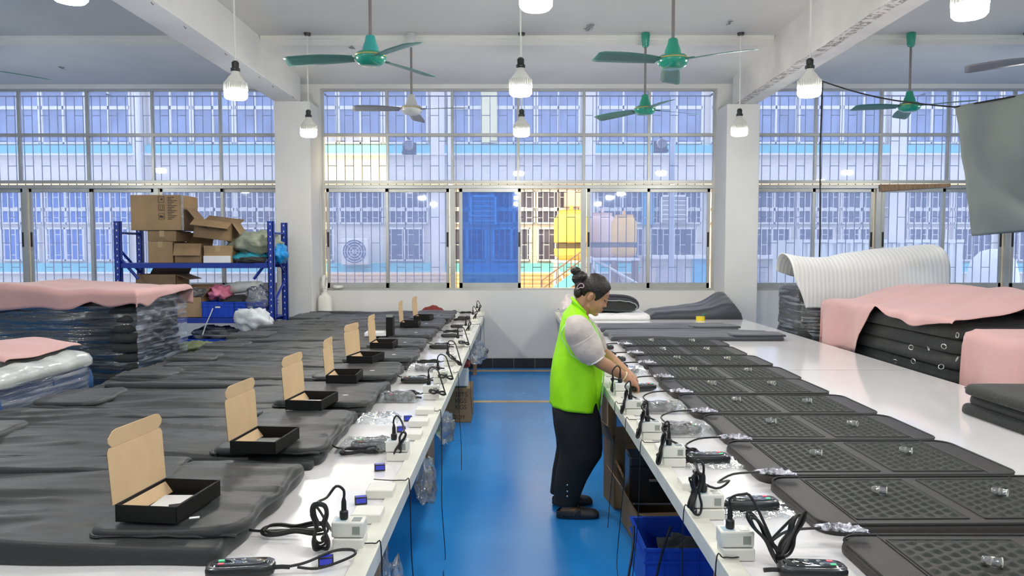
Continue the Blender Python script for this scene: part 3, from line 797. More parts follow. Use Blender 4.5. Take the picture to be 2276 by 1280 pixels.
# ---------------------------------------------------------------- left: draped fabric mats
bounds = [1.96, 2.90, 3.80, 4.62, 5.36, 6.10, 6.85, 7.70, 8.70, 9.85]
XL = [-2.72, -2.62, -2.58, -2.58, -2.60, -2.64, -2.70, -2.72, -2.69]
for i in range(9):
    y0, y1 = bounds[i] + .062, bounds[i + 1] - .022
    x0, x1 = XL[i], -.79 + .02 * rnd.uniform(-1, 1)
    seed = i * 7.3
    def wave(x, y, a=.014):
        q = y * 7 + .9 * x + 1.6 * vn(x * .8, y * 2, seed)
        ridge = 1 - 2 * abs(vn(x * .7 + seed, q * 1.1, seed))
        ridge2 = 1 - 2 * abs(vn(x * 1.5 + seed, y * 14 - x * 1.2, seed + 5))
        return a * 1.5 * vn(x * .9 + seed, q, seed) + .017 * ridge ** 3 + .006 * ridge2 ** 4 + .0015 * vn(x * 7, y * 22, seed)
    def warp(x, y):
        return (.03 * vn(y * 5 + seed, 3), (.022 * vn(x * 2.2 + seed, 9)))
    mat = M['charcoal']
    m = slab(x0, x1, y0, y1, TABLE + .001, .05, .035, .018, 110, 60, wave, warp)
    o = m.build('heating_mat', mat, smooth=180)
    tag(o, ('dark grey fabric mat lying across the left table, %s to the camera' % ORD[i]) if i < 8 else 'dark grey fabric mat on the left table furthest away, beside the red cap', 'mat', 'dark fabric mats on the left table')
    # folded upper layer at the aisle end
    xa = x1 - rnd.uniform(.42, .50)
    m2 = slab(xa, x1 + .02, y0 + (.07 if i == 0 else .0), y1 - .10, TABLE + .050, .026, .07, .02, 50, 44, lambda x, y: .6 * wave(x + 5, y), warp)
    m2.build('folded_layer', mat, o, smooth=180)
    mb = MB()
    n = 40; pts = []
    for k in range(n + 1):
        t = k / n
        if t < .75: pts.append((x1 + .01 - (x1 - xa) * (t / .75) * .95, y0 + .004 + (.07 if i == 0 else 0) + .006 * vn(t * 6 + seed), TABLE + .056 + .004 * vn(t * 9)))
        else:
            a = (t - .75) / .25 * PI / 2; pts.append((xa + .035 - .035 * math.sin(a), y0 + .05 + (.07 if i == 0 else 0) - .054 * math.cos(a), TABLE + .056))
    mb.tube(pts, .006, 6).build('hem_piping', M['piping'], o)
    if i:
        slab(x0 + .01, x1 - .01, y0 - .05, y0 + .02, TABLE + .001, .026, .02, .008, 60, 10, lambda x, y: .006 * vn(x * 5 + seed)).build('gap_shade_lining', M['black_fab'], o, smooth=180)  # black lining edge, widened to stand for shade in the gap between mats
    # little flap at the far end
    m3 = slab(x0 - .01, x0 + .36, y0 + .03, y1 - .30, TABLE + .046, .026, .08, .025, 30, 24, lambda x, y: .5 * wave(x + 9, y))
    m3.build('end_flap', mat, o, smooth=180)
    # top hem fold at the back
    m4 = slab(x0 + .1, xa - .02, y1 - .17, y1 - .0, TABLE + .04, .022, .03, .015, 60, 16, lambda x, y: .6 * wave(x + 2, y))
    m4.build('back_fold', mat, o, smooth=180)
    MB().box((x1 - .13, y0 + .12, TABLE + .094), (.028, .012, .002), (0, 0, .3)).build('care_label', M['white_paper'], o, smooth=0)

# ---------------------------------------------------------------- mailer boxes with kraft lids
def make_mailer(W_=.185, D_=.25, lid=.165, flap=.05, tilt=4, lid_out='kraft'):
    t = thing('mailer_box', 'x', 'box', (0, 0, 0), 0, 'open mailer boxes on the left table')
    h, k = .05, .004
    m = MB().bx(0, W_, 0, D_, 0, k).bx(0, W_, 0, k, 0, h).bx(0, W_, D_ - k, D_, 0, h).bx(W_ - k, W_, 0, D_, 0, h).bx(0, k, 0, D_, 0, h)
    m.bx(W_ - .014, W_ - .010, k, D_ - k, k, h - .004)
    m.build('tray', M['box_black'], t, bevel=.0015)
    # lid: panel + tuck flap with rounded corners, hinged on the left edge
    lo = bpy.data.objects.new('lid_hinge', None)
    def panel(pts, th0, th1): return pts
    out = [(-.006, .004), (D_ + .006, .004), (D_ + .008, lid - .012), (D_, lid), (0, lid), (-.008, lid - .012)]
    pm = MB().prism(out, -.003, 0, 'yz')
    a = R(-tilt); q = Matrix.Rotation(a, 3, 'Y')
    pm.v = [tuple(q @ Vector(v) + Vector((0, 0, h - .004))) for v in pm.v]
    po = pm.build('lid', M['kraft'], t, smooth=0)
    fl = [(.012, 0), (D_ - .012, 0), (D_ + .004, .014), (D_ + .006, flap * .55), (D_ - .012, flap * .93), (D_ - .03, flap), (.03, flap), (.012, flap * .93), (-.006, flap * .55), (-.004, .014)]
    fm = MB().prism(fl, -.003, 0, 'yz')
    q2 = Matrix.Rotation(a + R(9), 3, 'Y'); base = q @ Vector((0, 0, lid + .001)) + Vector((0, 0, h - .004))
    fm.v = [tuple(q2 @ Vector(v) + base) for v in fm.v]
    fm.build('tuck_flap', M['kraft'], po, smooth=0)
    # black printed outer skin
    sk = MB().prism([(u, v) for u, v in out], -.0042, -.0031, 'yz'); sk.v = [tuple(q @ Vector(v) + Vector((0, 0, h - .004))) for v in sk.v]
    sk.build('lid_skin', M['box_black'], po, smooth=0)
    # creased strip joining lid and tray
    MB().add([(0, .004, h - .004), (0, D_ - .004, h - .004), (.028, D_ - .004, .008), (.028, .004, .008)], [(0, 1, 2, 3)]).build('inner_strip', M['kraft'], t, smooth=0)
    return t
mproto = make_mailer(); bpy.data.objects.remove(bpy.data.objects['lid_hinge']) if 'lid_hinge' in bpy.data.objects else None
boxes = [(256, 1160, -6, 1.03), (511, 1008, -5, 1.0), (634, 911, -6, 1.0), (724, 852, 2, .98), (770, 807, -10, 1.02), (822, 775, -1, 1.0), (889, 727, 0, 1.0), (919, 712, -4, 1.0)]
blab = ['nearest of the open kraft and black boxes on the left table, with white paper inside', 'open kraft and black box, second from the camera, white paper inside', 'open kraft lidded box standing on the third dark mat', 'open box with narrow seen kraft lid on the fourth dark mat',
        'open box with broad kraft lid on the fifth dark mat', 'open box left of the black upright lid, rounded kraft top', 'open box with greyish flap tip, second furthest of the row', 'furthest open box of the row, beside the red cap']
for i, (px, py, rz, sc) in enumerate(boxes):
    o = mproto if i == 0 else copy_tree(mproto)
    p = atz(px, py, TABLE + .083)
    o.location = p; o.rotation_euler = (0, 0, R(rz)); o.scale = (sc,) * 3; o['label'] = blab[i]
    if i < 2:
        MB().box((.10, .13, .008), (.13, .17, .004), (0, 0, .1)).build('paper', M['white_paper'], o, smooth=0)
        MB().box((.13, .10, .013), (.05, .05, .006), (0, 0, .5)).build('card', M['box_black'], o, smooth=0)
# one box turned the other way: its black outside shows
p = atz(858, 747, TABLE + .083)
bt = thing('mailer_box', 'box turned away so its tall black lid back shows, behind the other boxes', 'box', p, R(2), 'open mailer boxes on the left table')
MB().bx(-.20, .0, 0, .004, 0, .03).bx(-.20, 0, .2, .204, 0, .03).bx(-.2, -.196, 0, .2, 0, .03).bx(-.2, 0, 0, .2, 0, .004).build('tray', M['white_paper'], bt, smooth=0)
MB().bx(.0, .06, .0, .006, 0, .175).bx(.054, .06, 0, .16, 0, .175).build('lid', M['box_black'], bt, smooth=0, bevel=.001)
MB().bx(0, .06, 0, .03, .175, .197).build('tuck_flap', M['grey_cloth'], bt, smooth=0)
# red cap
p = atz(955, 697, TABLE + .001); p.y = 10.05
t = thing('red_cap', 'dark red crumpled cap lying at the far end of the left table', 'cap', (hung(962, 10.05), 10.05, TABLE + .001))
mb = MB().grid(lambda u, v: ((.17 * math.cos(u * 2 * PI) * math.sin(v * PI / 2)) * (1 + .1 * vn(u * 6, v * 4)), .11 * math.sin(u * 2 * PI) * math.sin(v * PI / 2), .115 * math.cos(v * PI / 2) * (1 + .25 * vn(u * 5 + 2, v * 5))), 40, 14)
mb.build('crown', M['red_cap'], t, smooth=180)
MB().grid(lambda u, v: (-.13 - .13 * v * math.sin(PI * (.15 + .7 * u)), -.10 + .2 * u, .012 + .01 * v), 12, 5).build('peak', M['red_cap'], t, solid=.004, smooth=180)
# white canister and tape rolls in the corner of the left table
p = Vector((-2.60, 10.2, TABLE + .001))
t = thing('plastic_jug', 'white plastic jug at the column in the far left table corner', 'jug', p)
MB().loft([((0, 0, 0), .085, .07, None), ((0, 0, .02), .09, .075, None), ((0, 0, .20), .09, .075, None), ((0, 0, .245), .075, .06, None), ((0, 0, .27), .035, .03, None), ((0, 0, .30), .022, .022, None)], 24, True, 3).build('body', M['white_plastic'], t, smooth=60)
MB().lathe([(.026, .30), (.026, .33), (.02, .335)], n=16).build('cap', M['white_plastic'], t)
t = tag(MB().tube([(.055 * math.cos(a * PI / 12), .055 * math.sin(a * PI / 12), 0) for a in range(25)], .022, 8).build('tape_roll', M['white_plastic'], loc=(-2.50, 10.56 - .03, sill + .05 + .0)), 'white tape roll lying on the window sill above the jug', 'tape roll')
t = thing('tape_roll', 'large white tape roll leaning upright on the column side above the jug', 'tape roll', (-2.66, 10.42, sill + .10))
MB().tube([(0, .08 * math.cos(a * PI / 12), .10 * math.sin(a * PI / 12)) for a in range(25)], .024, 8).build('roll', M['white_plastic'], t)
MB().bx(-.05, .05, -.04, .04, -.42, -.12).build('roll_stand', M['white_plastic'], t, bevel=.02)

# ---------------------------------------------------------------- right: quilted mats
def quilt_panel(x0, x1, y0, y1, z):
    k = 2 * PI / .036
    def fn(u, v):
        x = x0 + (x1 - x0) * u; y = y0 + (y1 - y0) * v
        h = sum(math.cos(k * (x * math.cos(a) + y * math.sin(a))) for a in (0, 2 * PI / 3, 4 * PI / 3)) / 3
        e = min(u, 1 - u, v, 1 - v) * 14
        return (x, y, z + .008 * max(-.35, h) * min(1, e))
    return MB().grid(fn, 64, 72)
def make_qmat():
    L_, W_ = .97, .50
    e = slab(0, L_, 0, W_, 0, .034, .07, .018, 60, 30).build('quilted_mat', M['mat_leather'], smooth=180)
    for (a, b) in ((.125, .46), (.51, .845)):
        po = quilt_panel(a, b, .05, W_ - .045, .0355).build('quilted_panel', M['mat_mesh'], e, smooth=180)
        m = MB()
        for q in ([(a, .05), (b, .05)], [(b, .05), (b, W_ - .045)], [(b, W_ - .045), (a, W_ - .045)], [(a, W_ - .045), (a, .05)]):
            m.tube([(q[0][0], q[0][1], .0355), (q[1][0], q[1][1], .0355)], .0028, 6)
        m.build('seam_piping', M['piping'], po)
    # edge binding round the outline
    pts = []
    for (cx, cy, a0) in ((L_ - .07, W_ - .07, 0), (.07, W_ - .07, 90), (.07, .07, 180), (L_ - .07, .07, 270)):
        for k in range(9):
            a = R(a0 + k * 90 / 8); pts.append((cx + .064 * math.cos(a), cy + .064 * math.sin(a), .035))
    pts.append(pts[0])
    MB().tube(pts, .004, 6).build('edge_binding', M['piping'], e)
    for xx in (.115, .855):
        MB().tube([(xx, .012, .0335), (xx, .05, .0355), (xx, W_ - .05, .0355), (xx, W_ - .012, .0335)], .0025, 5).build('cross_seam', M['piping'], e)
    return e
qproto = make_qmat(); qproto['category'] = 'mat'; qproto['group'] = 'quilted mats on the right table'
near_y = [1.66, 2.24, 2.74, 3.27, 3.80, 4.32, 4.84, 5.40, 5.95, 6.52]
qx = [.95, .945, .93, .955, .94, .945, .955, .96, .96, .97]
qs = [1.08, 1.06, 1.02, .98, .99, .97, .98, .99, .97, .98]
cap_pr = None
for i, y in enumerate(near_y):
    o = qproto if i == 0 else copy_tree(qproto)
    gap = (near_y[i + 1] - y) if i < 9 else .5
    if i == 0: gap = .55
    o.location = (qx[i], y, TABLE + .001); o.rotation_euler = (0, 0, R(rnd.uniform(-1.2, 1.2))); o.scale = (qs[i], min(1.02, (gap - .012) / .5), 1)
    o['label'] = ('quilted grey mat with two panels on the right table, %s to the camera' % ORD[i]) if i < 9 else 'quilted grey mat furthest back, touching the flat dark fabric'
    for k in (0, 1):
        if cap_pr is None:
            c_ = thing('clear_capsule', 'x', 'capsule', (0, 0, 0), 0, 'clear capsules on the quilted mats')
            MB().lathe([(.001, -.026), (.010, -.024), (.0125, -.018), (.0125, .016), (.0125, .022)], n=16, mat=Matrix.Rotation(R(90), 3, 'Y')).build('tube', M['tube_glass'], c_)
            MB().tube([(.022, .0125 * math.cos(a * PI / 8), .0125 * math.sin(a * PI / 8)) for a in range(17)], .0015, 5).build('rim', M['white_plastic'], c_)
            MB().lathe([(.001, -.003), (.0118, -.003), (.0118, .001), (.001, .001)], n=16, mat=Matrix.Rotation(R(90), 3, 'Y')).build('band', M['white_plastic'], c_)
            cap_pr = c_; cc = c_
        else: cc = copy_tree(cap_pr)
        cc.location = (qx[i] + (.30, .68)[k] * qs[i], y + .27 + rnd.uniform(-.03, .03), TABLE + .0525)
        cc.rotation_euler = (0, 0, R(-35 + rnd.uniform(-15, 15)))
        cc['label'] = ('clear capsule on the %s panel of the quilted mat %s to the camera' % (('aisle side', 'outer')[k], ORD[i])) if i < 9 else 'clear capsule on the %s panel of the furthest quilted mat' % (('aisle side', 'outer')[k],)
# flat dark fabrics beyond them
for (pts, lab, sd) in (((.94, 2.62, 7.12, 7.80), 'long flat slate fabric just behind the last quilted mat', 3), ((.92, 2.42, 7.90, 8.55), 'long flat slate fabric, second behind the quilted mats', 8)):
    x0, x1, y0, y1 = pts
    o = slab(x0, x1, y0, y1, TABLE + .001, .04, .03, .03, 60, 20, lambda x, y: .010 * vn(x * 2.5, y * 9, sd) + .006 * math.sin(y * 30 + x), lambda x, y: (.05 * vn(y * 6, sd), .02 * vn(x * 3, sd))).build('fabric_length', M['charcoal2'], smooth=180)
    tag(o, lab, 'fabric', 'flat slate fabrics on the right table')
    slab(x1 - .50, x1 + .02, y0 + .02, y0 + .28, TABLE + .04, .022, .03, .02, 20, 10, lambda x, y: .006 * vn(x * 4, y * 9, sd)).build('folded_end', M['charcoal2'], o, smooth=180)
# rolled mat, white cushions, folded dark fabric, yellow tape
t = thing('rolled_mat', 'thick slate mat folded over with dark lining on white sheets by the window', 'rolled mat', (hung(1355, 9.75), 9.75, TABLE + .09))
def fold(u, v, r0, ln):
    a = PI * (-.5 + u * 1.0)
    return Vector((0, 0, 0))
prof = [(-.38, .02), (-.10, .005), (.20, .0), (.32, .03), (.345, .08), (.31, .15), (.20, .20), (.0, .215), (-.2, .20), (-.38, .17)]
mb = MB(); pp = spline([(a, 0, b) for a, b in prof], 4)
mb.grid(lambda u, v: (pp[int(round(u * (len(pp) - 1)))].x - .10 * v, -.28 + .58 * v, pp[int(round(u * (len(pp) - 1)))].z * (1 - .1 * v) + .006 * vn(u * 6, v * 5)), len(pp) - 1, 10)
mb.build('outer_layer', M['charcoal2'], t, solid=-.02, smooth=180)
mb = MB(); pp2 = [Vector((p.x * .95 - .01, 0, .012 + p.z * .60)) for p in pp]
mb.loft([((0, 0, 0), 1, 1, None)], 3, False) if False else None
vs = [(p.x, -.275, p.z + .004 * math.sin(k * 1.7)) for k, p in enumerate(pp2)]
vs2 = [(p.x - .08, .25, p.z * .95) for p in pp2]
n = len(vs); MB().add(vs + vs2, [tuple(range(n)), tuple(range(2 * n - 1, n - 1, -1))] + [(i, (i + 1) % n, (i + 1) % n + n, i + n) for i in range(n)]).build('lining', M['black_fab'], t)
MB().tube([(p.x, -.285, p.z + .004 * math.sin(k * 2)) for k, p in enumerate(pp2)][12:], .008, 6).build('hem', M['grey_box'], t)
nn = len(pp); MB().add([(p.x, -.283, p.z) for p in pp2] + [(p.x * .99, -.25, p.z * 1.0 + .004) for p in pp], [(i, i + 1, nn + i + 1, nn + i) for i in range(12, nn - 1)]).build('rolled_edge', M['charcoal2'], t, solid=.006, smooth=180)
o = slab(.90, 1.72, 9.25, 10.15, TABLE + .001, .07, .08, .05, 40, 24, lambda x, y: .02 * vn(x * 5, y * 6) + .008 * vn(x * 15, y * 13)).build('white_sheet_pile', M['white_paper'], smooth=180)
tag(o, 'crumpled white padding sheets under the rolled mat', 'padding')
o = MB().grid(lambda u, v: (.60 + .36 * u + .03 * vn(v * 4, u), 9.6 + .5 * v, TABLE + .002 + (.34 * math.sin(PI * min(1, u * .9 + .05)) ** .7 * (.55 + .45 * math.sin(PI * v)) * (1 - .55 * u)) * (1 + .3 * vn(u * 5, v * 5)) + .03 * vn(u * 11, v * 9)), 36, 26).build('white_cloth_heap', simple('pinkish_white_cloth', (.80, .72, .70), .8, var=.05), smooth=180)
tag(o, 'crumpled pinkish white cloth heap behind the woman at the table corner', 'cloth')
# folded dark fabric with peaked edge
def fdf(u, v):
    x = 1.72 + 1.20 * u; y = 9.35 + .75 * v
    pk = .08 + .05 * u + .13 * math.exp(-((u - .86) / .16) ** 2) * (.4 + .6 * v) + .10 * v * u
    e = min(1, min(u, 1 - u) * 12, (v) * 8 + .0, (1 - v) * 8)
    return (x + .04 * (v - .5), y, TABLE + .002 + (pk + .014 * vn(x * 5, y * 8)) * e ** .5)
o = MB().grid(fdf, 50, 26).build('folded_dark_fabric', M['charcoal2'], smooth=180, solid=-.003)
tag(o, 'folded shiny slate fabric heap under the right end of the middle window', 'fabric')
t = thing('yellow_tape', 'yellow tape roll near the right column on the right table', 'tape roll', (hung(1558, 9.22), 9.22, TABLE + .001))
MB().lathe([(.035, 0), (.055, 0), (.055, .05), (.035, .05)], n=24).build('roll', M['yellow_tape'], t)
MB().tube([(.02, 0, .06), (.05, .01, .07), (.07, .0, .085), (.05, -.01, .09), (.03, 0, .065)], .006, 6).build('green_clip', M['green_small'], t)
# stack of folded mats at the right edge
for k in range(3):
    z = TABLE + .001 + k * .055; dx = (.0, .03, -.01)[k]
    o = slab(2.42 + dx, 2.98, 3.42, 4.02 - .02 * k, z, .052, .06, .026, 30, 20, lambda x, y: .002 * vn(x * 5, y * 5 + k))
    o = o.build('folded_mat', M['black_fab'], smooth=180)
    tag(o, ('bottom', 'middle', 'top')[k] + ' folded black mat of the stack at the right table edge', 'folded mat', 'folded mats at the right edge')
    MB().tube([(2.44 + dx, 3.45, z + .028), (2.425 + dx, 3.7, z + .028), (2.44 + dx, 3.97, z + .028)], .005, 6).build('edge_binding', M['piping'], o)

# ================================================================ sockets, meters, controllers, cords
def make_socket(lcd):
    t = thing('power_meter_socket', 'x', 'socket', (0, 0, 0), 0, 'power meter sockets along the tables')
    MB().bx(-.045, .045, -.035, .035, 0, .034).build('base_block', M['white_plastic'], t, bevel=.003)
    MB().bx(-.05, .045, -.028, .03, .036, .082).build('housing', M['white_plastic'], t, bevel=.005)
    MB().bx(.012, .034, -.0295, -.0275, .046, .07).build('display', M['lcd'], t, smooth=0)
    MB().bx(.008, .034, -.018, .014, .0815, .083).build('top_display', M[lcd], t, smooth=0)
    MB().bx(-.042, -.008, -.018, .014, .0815, .0826).build('sticker', M['label_blue'], t, smooth=0)
    return t
def make_meter():
    t = thing('mini_meter', 'x', 'meter', (0, 0, 0), 0, 'small blue meters')
    MB().bx(-.021, .021, -.013, .013, 0, .026).build('case', M['black_plastic'], t, bevel=.002)
    MB().bx(-.017, .017, -.0135, -.0125, .006, .022).bx(-.017, .017, -.009, .011, .0255, .0265).build('display', M['lcd_blue'], t, smooth=0)
    return t
def make_block(): return MB().bx(-.048, .048, -.045, .045, 0, .032).build('junction_box', M['white_plastic'], bevel=.004)
M['dark_ring'] = simple('dark_metallic_ring', (.12, .12, .13), .25, .6, var=0)
def make_controller():
    t = thing('remote_controller', 'x', 'controller', (0, 0, 0), 0, 'black remote controllers')
    b = MB().loft([((0, 0, 0), .074, .028, None), ((0, 0, .006), .083, .034, None), ((0, 0, .022), .084, .035, None), ((0, 0, .030), .078, .030, None)], 40, True, 3.6)
    b.build('casing', M['black_plastic'], t, smooth=50)
    MB().loft([((0, 0, .029), .082, .033, None), ((0, 0, .033), .076, .029, None)], 40, True, 3.6).build('trim_ring', M['dark_ring'], t)
    MB().loft([((0, 0, .0325), .072, .025, None), ((0, 0, .036), .068, .021, None)], 40, True, 3.4).build('face', M['black_gloss'], t)
    for (x, y, c) in ((.045, .011, 'red'), (.048, -.009, 'green'), (-.045, .0, 'pale'), (-.012, .009, 'pale'), (-.006, -.009, 'pale'), (.018, .009, 'pale'), (.020, -.009, 'pale')):
        (MB().box((x, y, .0365), (.014, .007, .0015)) if c != 'pale' else MB().tube([(x + .005 * math.cos(a * PI / 4), y + .004 * math.sin(a * PI / 4), .0368) for a in range(7)], .0009, 4)).build('key', M[c], t, smooth=0)
    MB().tube([(-.083, 0, .015), (-.10, 0, .015), (-.12, 0, .013)], .006, 8).build('strain_relief', M['cord'], t)
    return t
def make_pouch():
    def f(u, v):
        x = -.075 + .15 * u; y = (-.022 + .044 * v) * (.7 + .4 * math.sin(PI * u)); e = math.sin(PI * u) ** .5 * math.sin(PI * v) ** .5
        x += .006 * vn(u * 9, v * 9, 2); y += .008 * vn(u * 8, 1, v * 3)
        return (x, y, .004 + .012 * e * (1 + .9 * vn(u * 7, v * 5)) + .010 * e * abs(vn(u * 13, v * 9, 4)))
    o = MB().grid(f, 26, 14).build('foil_pouch', M['foil'], solid=-.002)
    return o
def loops(c, ax, L_, W_, n, up=(0, 0, 1), jit=.008, phase=0):
    """points of n flat elongated loops in the plane of ax and up"""
    ax = Vector(ax).normalized(); up = Vector(up).normalized(); side = ax.cross(up)
    pts = []
    for k in range(n * 12):
        a = 2 * PI * k / 12 + phase
        r = 1 - .09 * (k // 12)
        pinch = .45 + .75 * abs(math.cos(a))
        pts.append(Vector(c) + ax * (L_ / 2 * math.cos(a) * r) + up * (W_ / 2 * math.sin(a) * r * pinch) + side * (jit * 1.2 * (k / 12 - n / 2) + jit * rnd.uniform(-.2, .2)) + up * jit * (1.2 * math.sin(k * .5 + n) + rnd.uniform(-.15, .15)))
    return pts
def cord_thing(label, plug, segs, r=.0036, pouch=False, parts=True):
    """plug = top of the socket; segs = list of points after the plug"""
    t = thing('plug_cable', label, 'power cable', plug, 0, 'black power cords on the tables')
    P = Vector(plug); arch = [Vector((0, 0, .055)), Vector((0, .0, .085))]
    pts = arch + [Vector(s) - P for s in segs]
    zf = TABLE + .004 - P.z + r
    pts = [Vector((p.x, p.y, max(p.z, zf))) for p in pts]
    MB().tube(spline(pts, 4), r, 6).build('cable', M['cord'], t)
    MB().lathe([(.011, -.002), (.013, .004), (.013, .022), (.008, .026), (.0075, .05), (.004, .064)], n=12).build('plug', M['cord'], t)
    mid = pts[len(pts) // 2]
    if parts:
        MB().tube([mid + Vector((0, -.012, .008)), mid + Vector((0, .012, .008))], .008, 8).build('cable_tie', M['cord'], t)
    return t
sp = {'grey': make_socket('lcd'), 'blue': None}
sock_first = True
def place_socket(x, y, label, rz=0):
    global sock_first
    o = sp['grey'] if sock_first else copy_tree(sp['grey']); sock_first = False
    o.location = (x, y, TABLE + .001); o.rotation_euler = (0, 0, R(rz)); o['label'] = label
blk = make_block(); blk_first = True
def place_block(x, y, label):
    global blk_first
    o = blk if blk_first else copy_tree(blk); blk_first = False
    o.location = (x, y, TABLE + .001); tag(o, label, 'junction box', 'white junction boxes on the tables')
mt = make_meter(); mt_first = True
def place_meter(x, y, label, rz=0):
    global mt_first
    o = mt if mt_first else copy_tree(mt); mt_first = False
    o.location = (x, y, TABLE + .001); o.rotation_euler = (0, 0, R(rz)); o['label'] = label
ctl = make_controller(); ctl_first = True
def place_ctl(x, y, label, rz=0, z=None):
    global ctl_first
    o = ctl if ctl_first else copy_tree(ctl); ctl_first = False
    o.location = (x, y, (z or TABLE + .006)); o.scale = (1.07, 1.1, 1.05); o.rotation_euler = (0, 0, R(rz)); o['label'] = label
    return o
pch = make_pouch(); pch_first = True
def place_pouch(x, y, z, label, rz=0):
    global pch_first
    o = pch if pch_first else copy_tree(pch); pch_first = False
    o.location = (x, y, z); o.rotation_euler = (0, 0, R(rz)); tag(o, label, 'pouch', 'foil pouches at the mat corners')

# left table stations
LD = [2.16, 3.08, 4.35, 4.88, 5.62, 6.65, 7.75, 9.1, 10.1]
for i, D in enumerate(LD):
    x = -.485; s = ORD[i] if i < 8 else 'far end'
    place_socket(x, D, 'white power meter socket on the left table, %s plugged one' % s, 180 if False else 0)
    P = Vector((x - .018, D - .0, TABLE + .085)); far = i >= 5
    segs = []
    if i == 0:
        segs += [P + Vector((-.02, -.01, .10)), P + Vector((-.045, -.02, .07))]
        segs += loops(P + Vector((-.055, -.06, .0)), (.10, -.35, 1), .19, .075, 4, (1, .2, 0), .005)
        segs += loops(Vector((-.665, D + .06, TABLE + .032)), (1, -.10, .05), .22, .07, 3, (0, .8, .5), .006, 0)
        segs += [Vector((-.78, D + .07, TABLE + .02)), Vector((-.82, D + .07, TABLE + .03))]
    elif i in (2, 3, 4, 5):
        segs += [P + Vector((.02, -.01, .105)), P + Vector((.055, -.02, .09)), P + Vector((.08, -.03, .02))]
        segs += loops(P + Vector((.06, -.06, -.035)), (1, .2, -.3 if i != 4 else -1), .10 + .05 * (i == 4), .05, 3, (.2, .3, 1), .008)
    else:
        segs += [P + Vector((.015, .0, .10)), P + Vector((.035, 0, .07))]
        segs += loops(P + Vector((.03, -.03, -.01)), (.3, -.2, 1), .12, .05, 3, (1, .2, 0), .007)
    cord_thing('black cord plugged into the left table socket that is %s in the row' % s, P, segs, .0042 if i < 5 else .0048)
    if i > 0:
        c0 = Vector((-.66, D + .07, TABLE + .02)); t = thing('mat_lead', 'coiled black lead lying beside the mats on the left table, %s in the row' % s, 'lead', c0, 0, 'coiled mat leads on the left table')
        pts = [Vector((-.14, .06, .02)), Vector((-.10, .03, .0))] + loops((0, 0, 0), (1, .15, 0), .17, .07, 3, (0, .8, .35), .005) + [Vector((.10, -.03, .0)), Vector((.14, -.05, .02))]
        pts = [Vector((p.x, p.y, max(p.z, -.012))) for p in pts]
        MB().tube(spline(pts, 4), .0038, 6).build('cable', M['cord'], t)
        MB().tube([pts[0] + Vector((-.04, .01, .0)), pts[0]], .008, 8).build('connector', M['cord'], t)
for i, (x, y) in enumerate([(-.475, 2.38), (-.475, 2.62), (-.475, 3.42), (-.475, 3.68), (-.475, 3.95), (-.475, 5.2)]):
    place_block(x, y, 'empty white junction box on the left table edge, %s one' % ORD[i])
for i, (x, y) in enumerate([(-.525, 2.03), (-.53, 2.53), (-.535, 2.92), (-.545, 3.55), (-.545, 3.78)]):
    place_meter(x, y, 'small black meter with blue display on the left table, %s one' % ORD[i], 15)
CL = [(-.735, 1.955, 8), (-.625, 3.22, 8), (-.665, 4.28, 2), (-.655, 4.86, -2), (-.63, 5.35, -4), (-.66, 6.55, 0), (-.64, 7.4, 5), (-.62, 8.3, 0), (-.62, 9.35, 0)]
lst = []
for i, (x, y, rz) in enumerate(CL):
    o = place_ctl(x, y, ('black controller with keys on the left table, %s one' % ORD[i]) if i < 8 else 'black controller furthest along the left table, near the cap', rz + 180)
    lst.append(o)
t = thing('controller_lead', 'black lead looping from the nearest left controller towards the sockets', 'lead', (-.628, 1.985, TABLE + .004))
MB().tube(spline([(.02, -.01, .017), (.06, .01, .02), (.12, .06, .03), (.17, .07, .03), (.18, .04, .025), (.10, .0, .008), (.04, -.012, .015)], 6), .004, 6).build('cable', M['cord'], t)
def bag_over(o_loc, sx, sy, h, label, name='plastic_bag', mat='poly', seed=0, group='clear plastic bags'):
    m = MB().grid(lambda u, v: (sx * (u - .5), sy * (v - .5), .003 + h * min(1, min(u, 1 - u) * 7, min(v, 1 - v) * 6) * (1 + .2 * vn(u * 6, v * 6, seed)) + .006 * vn(u * 14, v * 14, seed)), 26, 18)
    o = m.build(name, M[mat], smooth=180, loc=o_loc); return tag(o, label, 'plastic bag', group)
for i, k in enumerate((1, 2, 4)):
    x, y, rz = CL[k]
    bag_over((x - .02, y, TABLE + .002), .26, .12, .046, 'clear bag around the %s left controller' % ORD[k], seed=i)
bag_over((-.70, 3.78, TABLE + .002), .22, .18, .03, 'crumpled clear bag with a lead, on the left table between two controllers', seed=4)

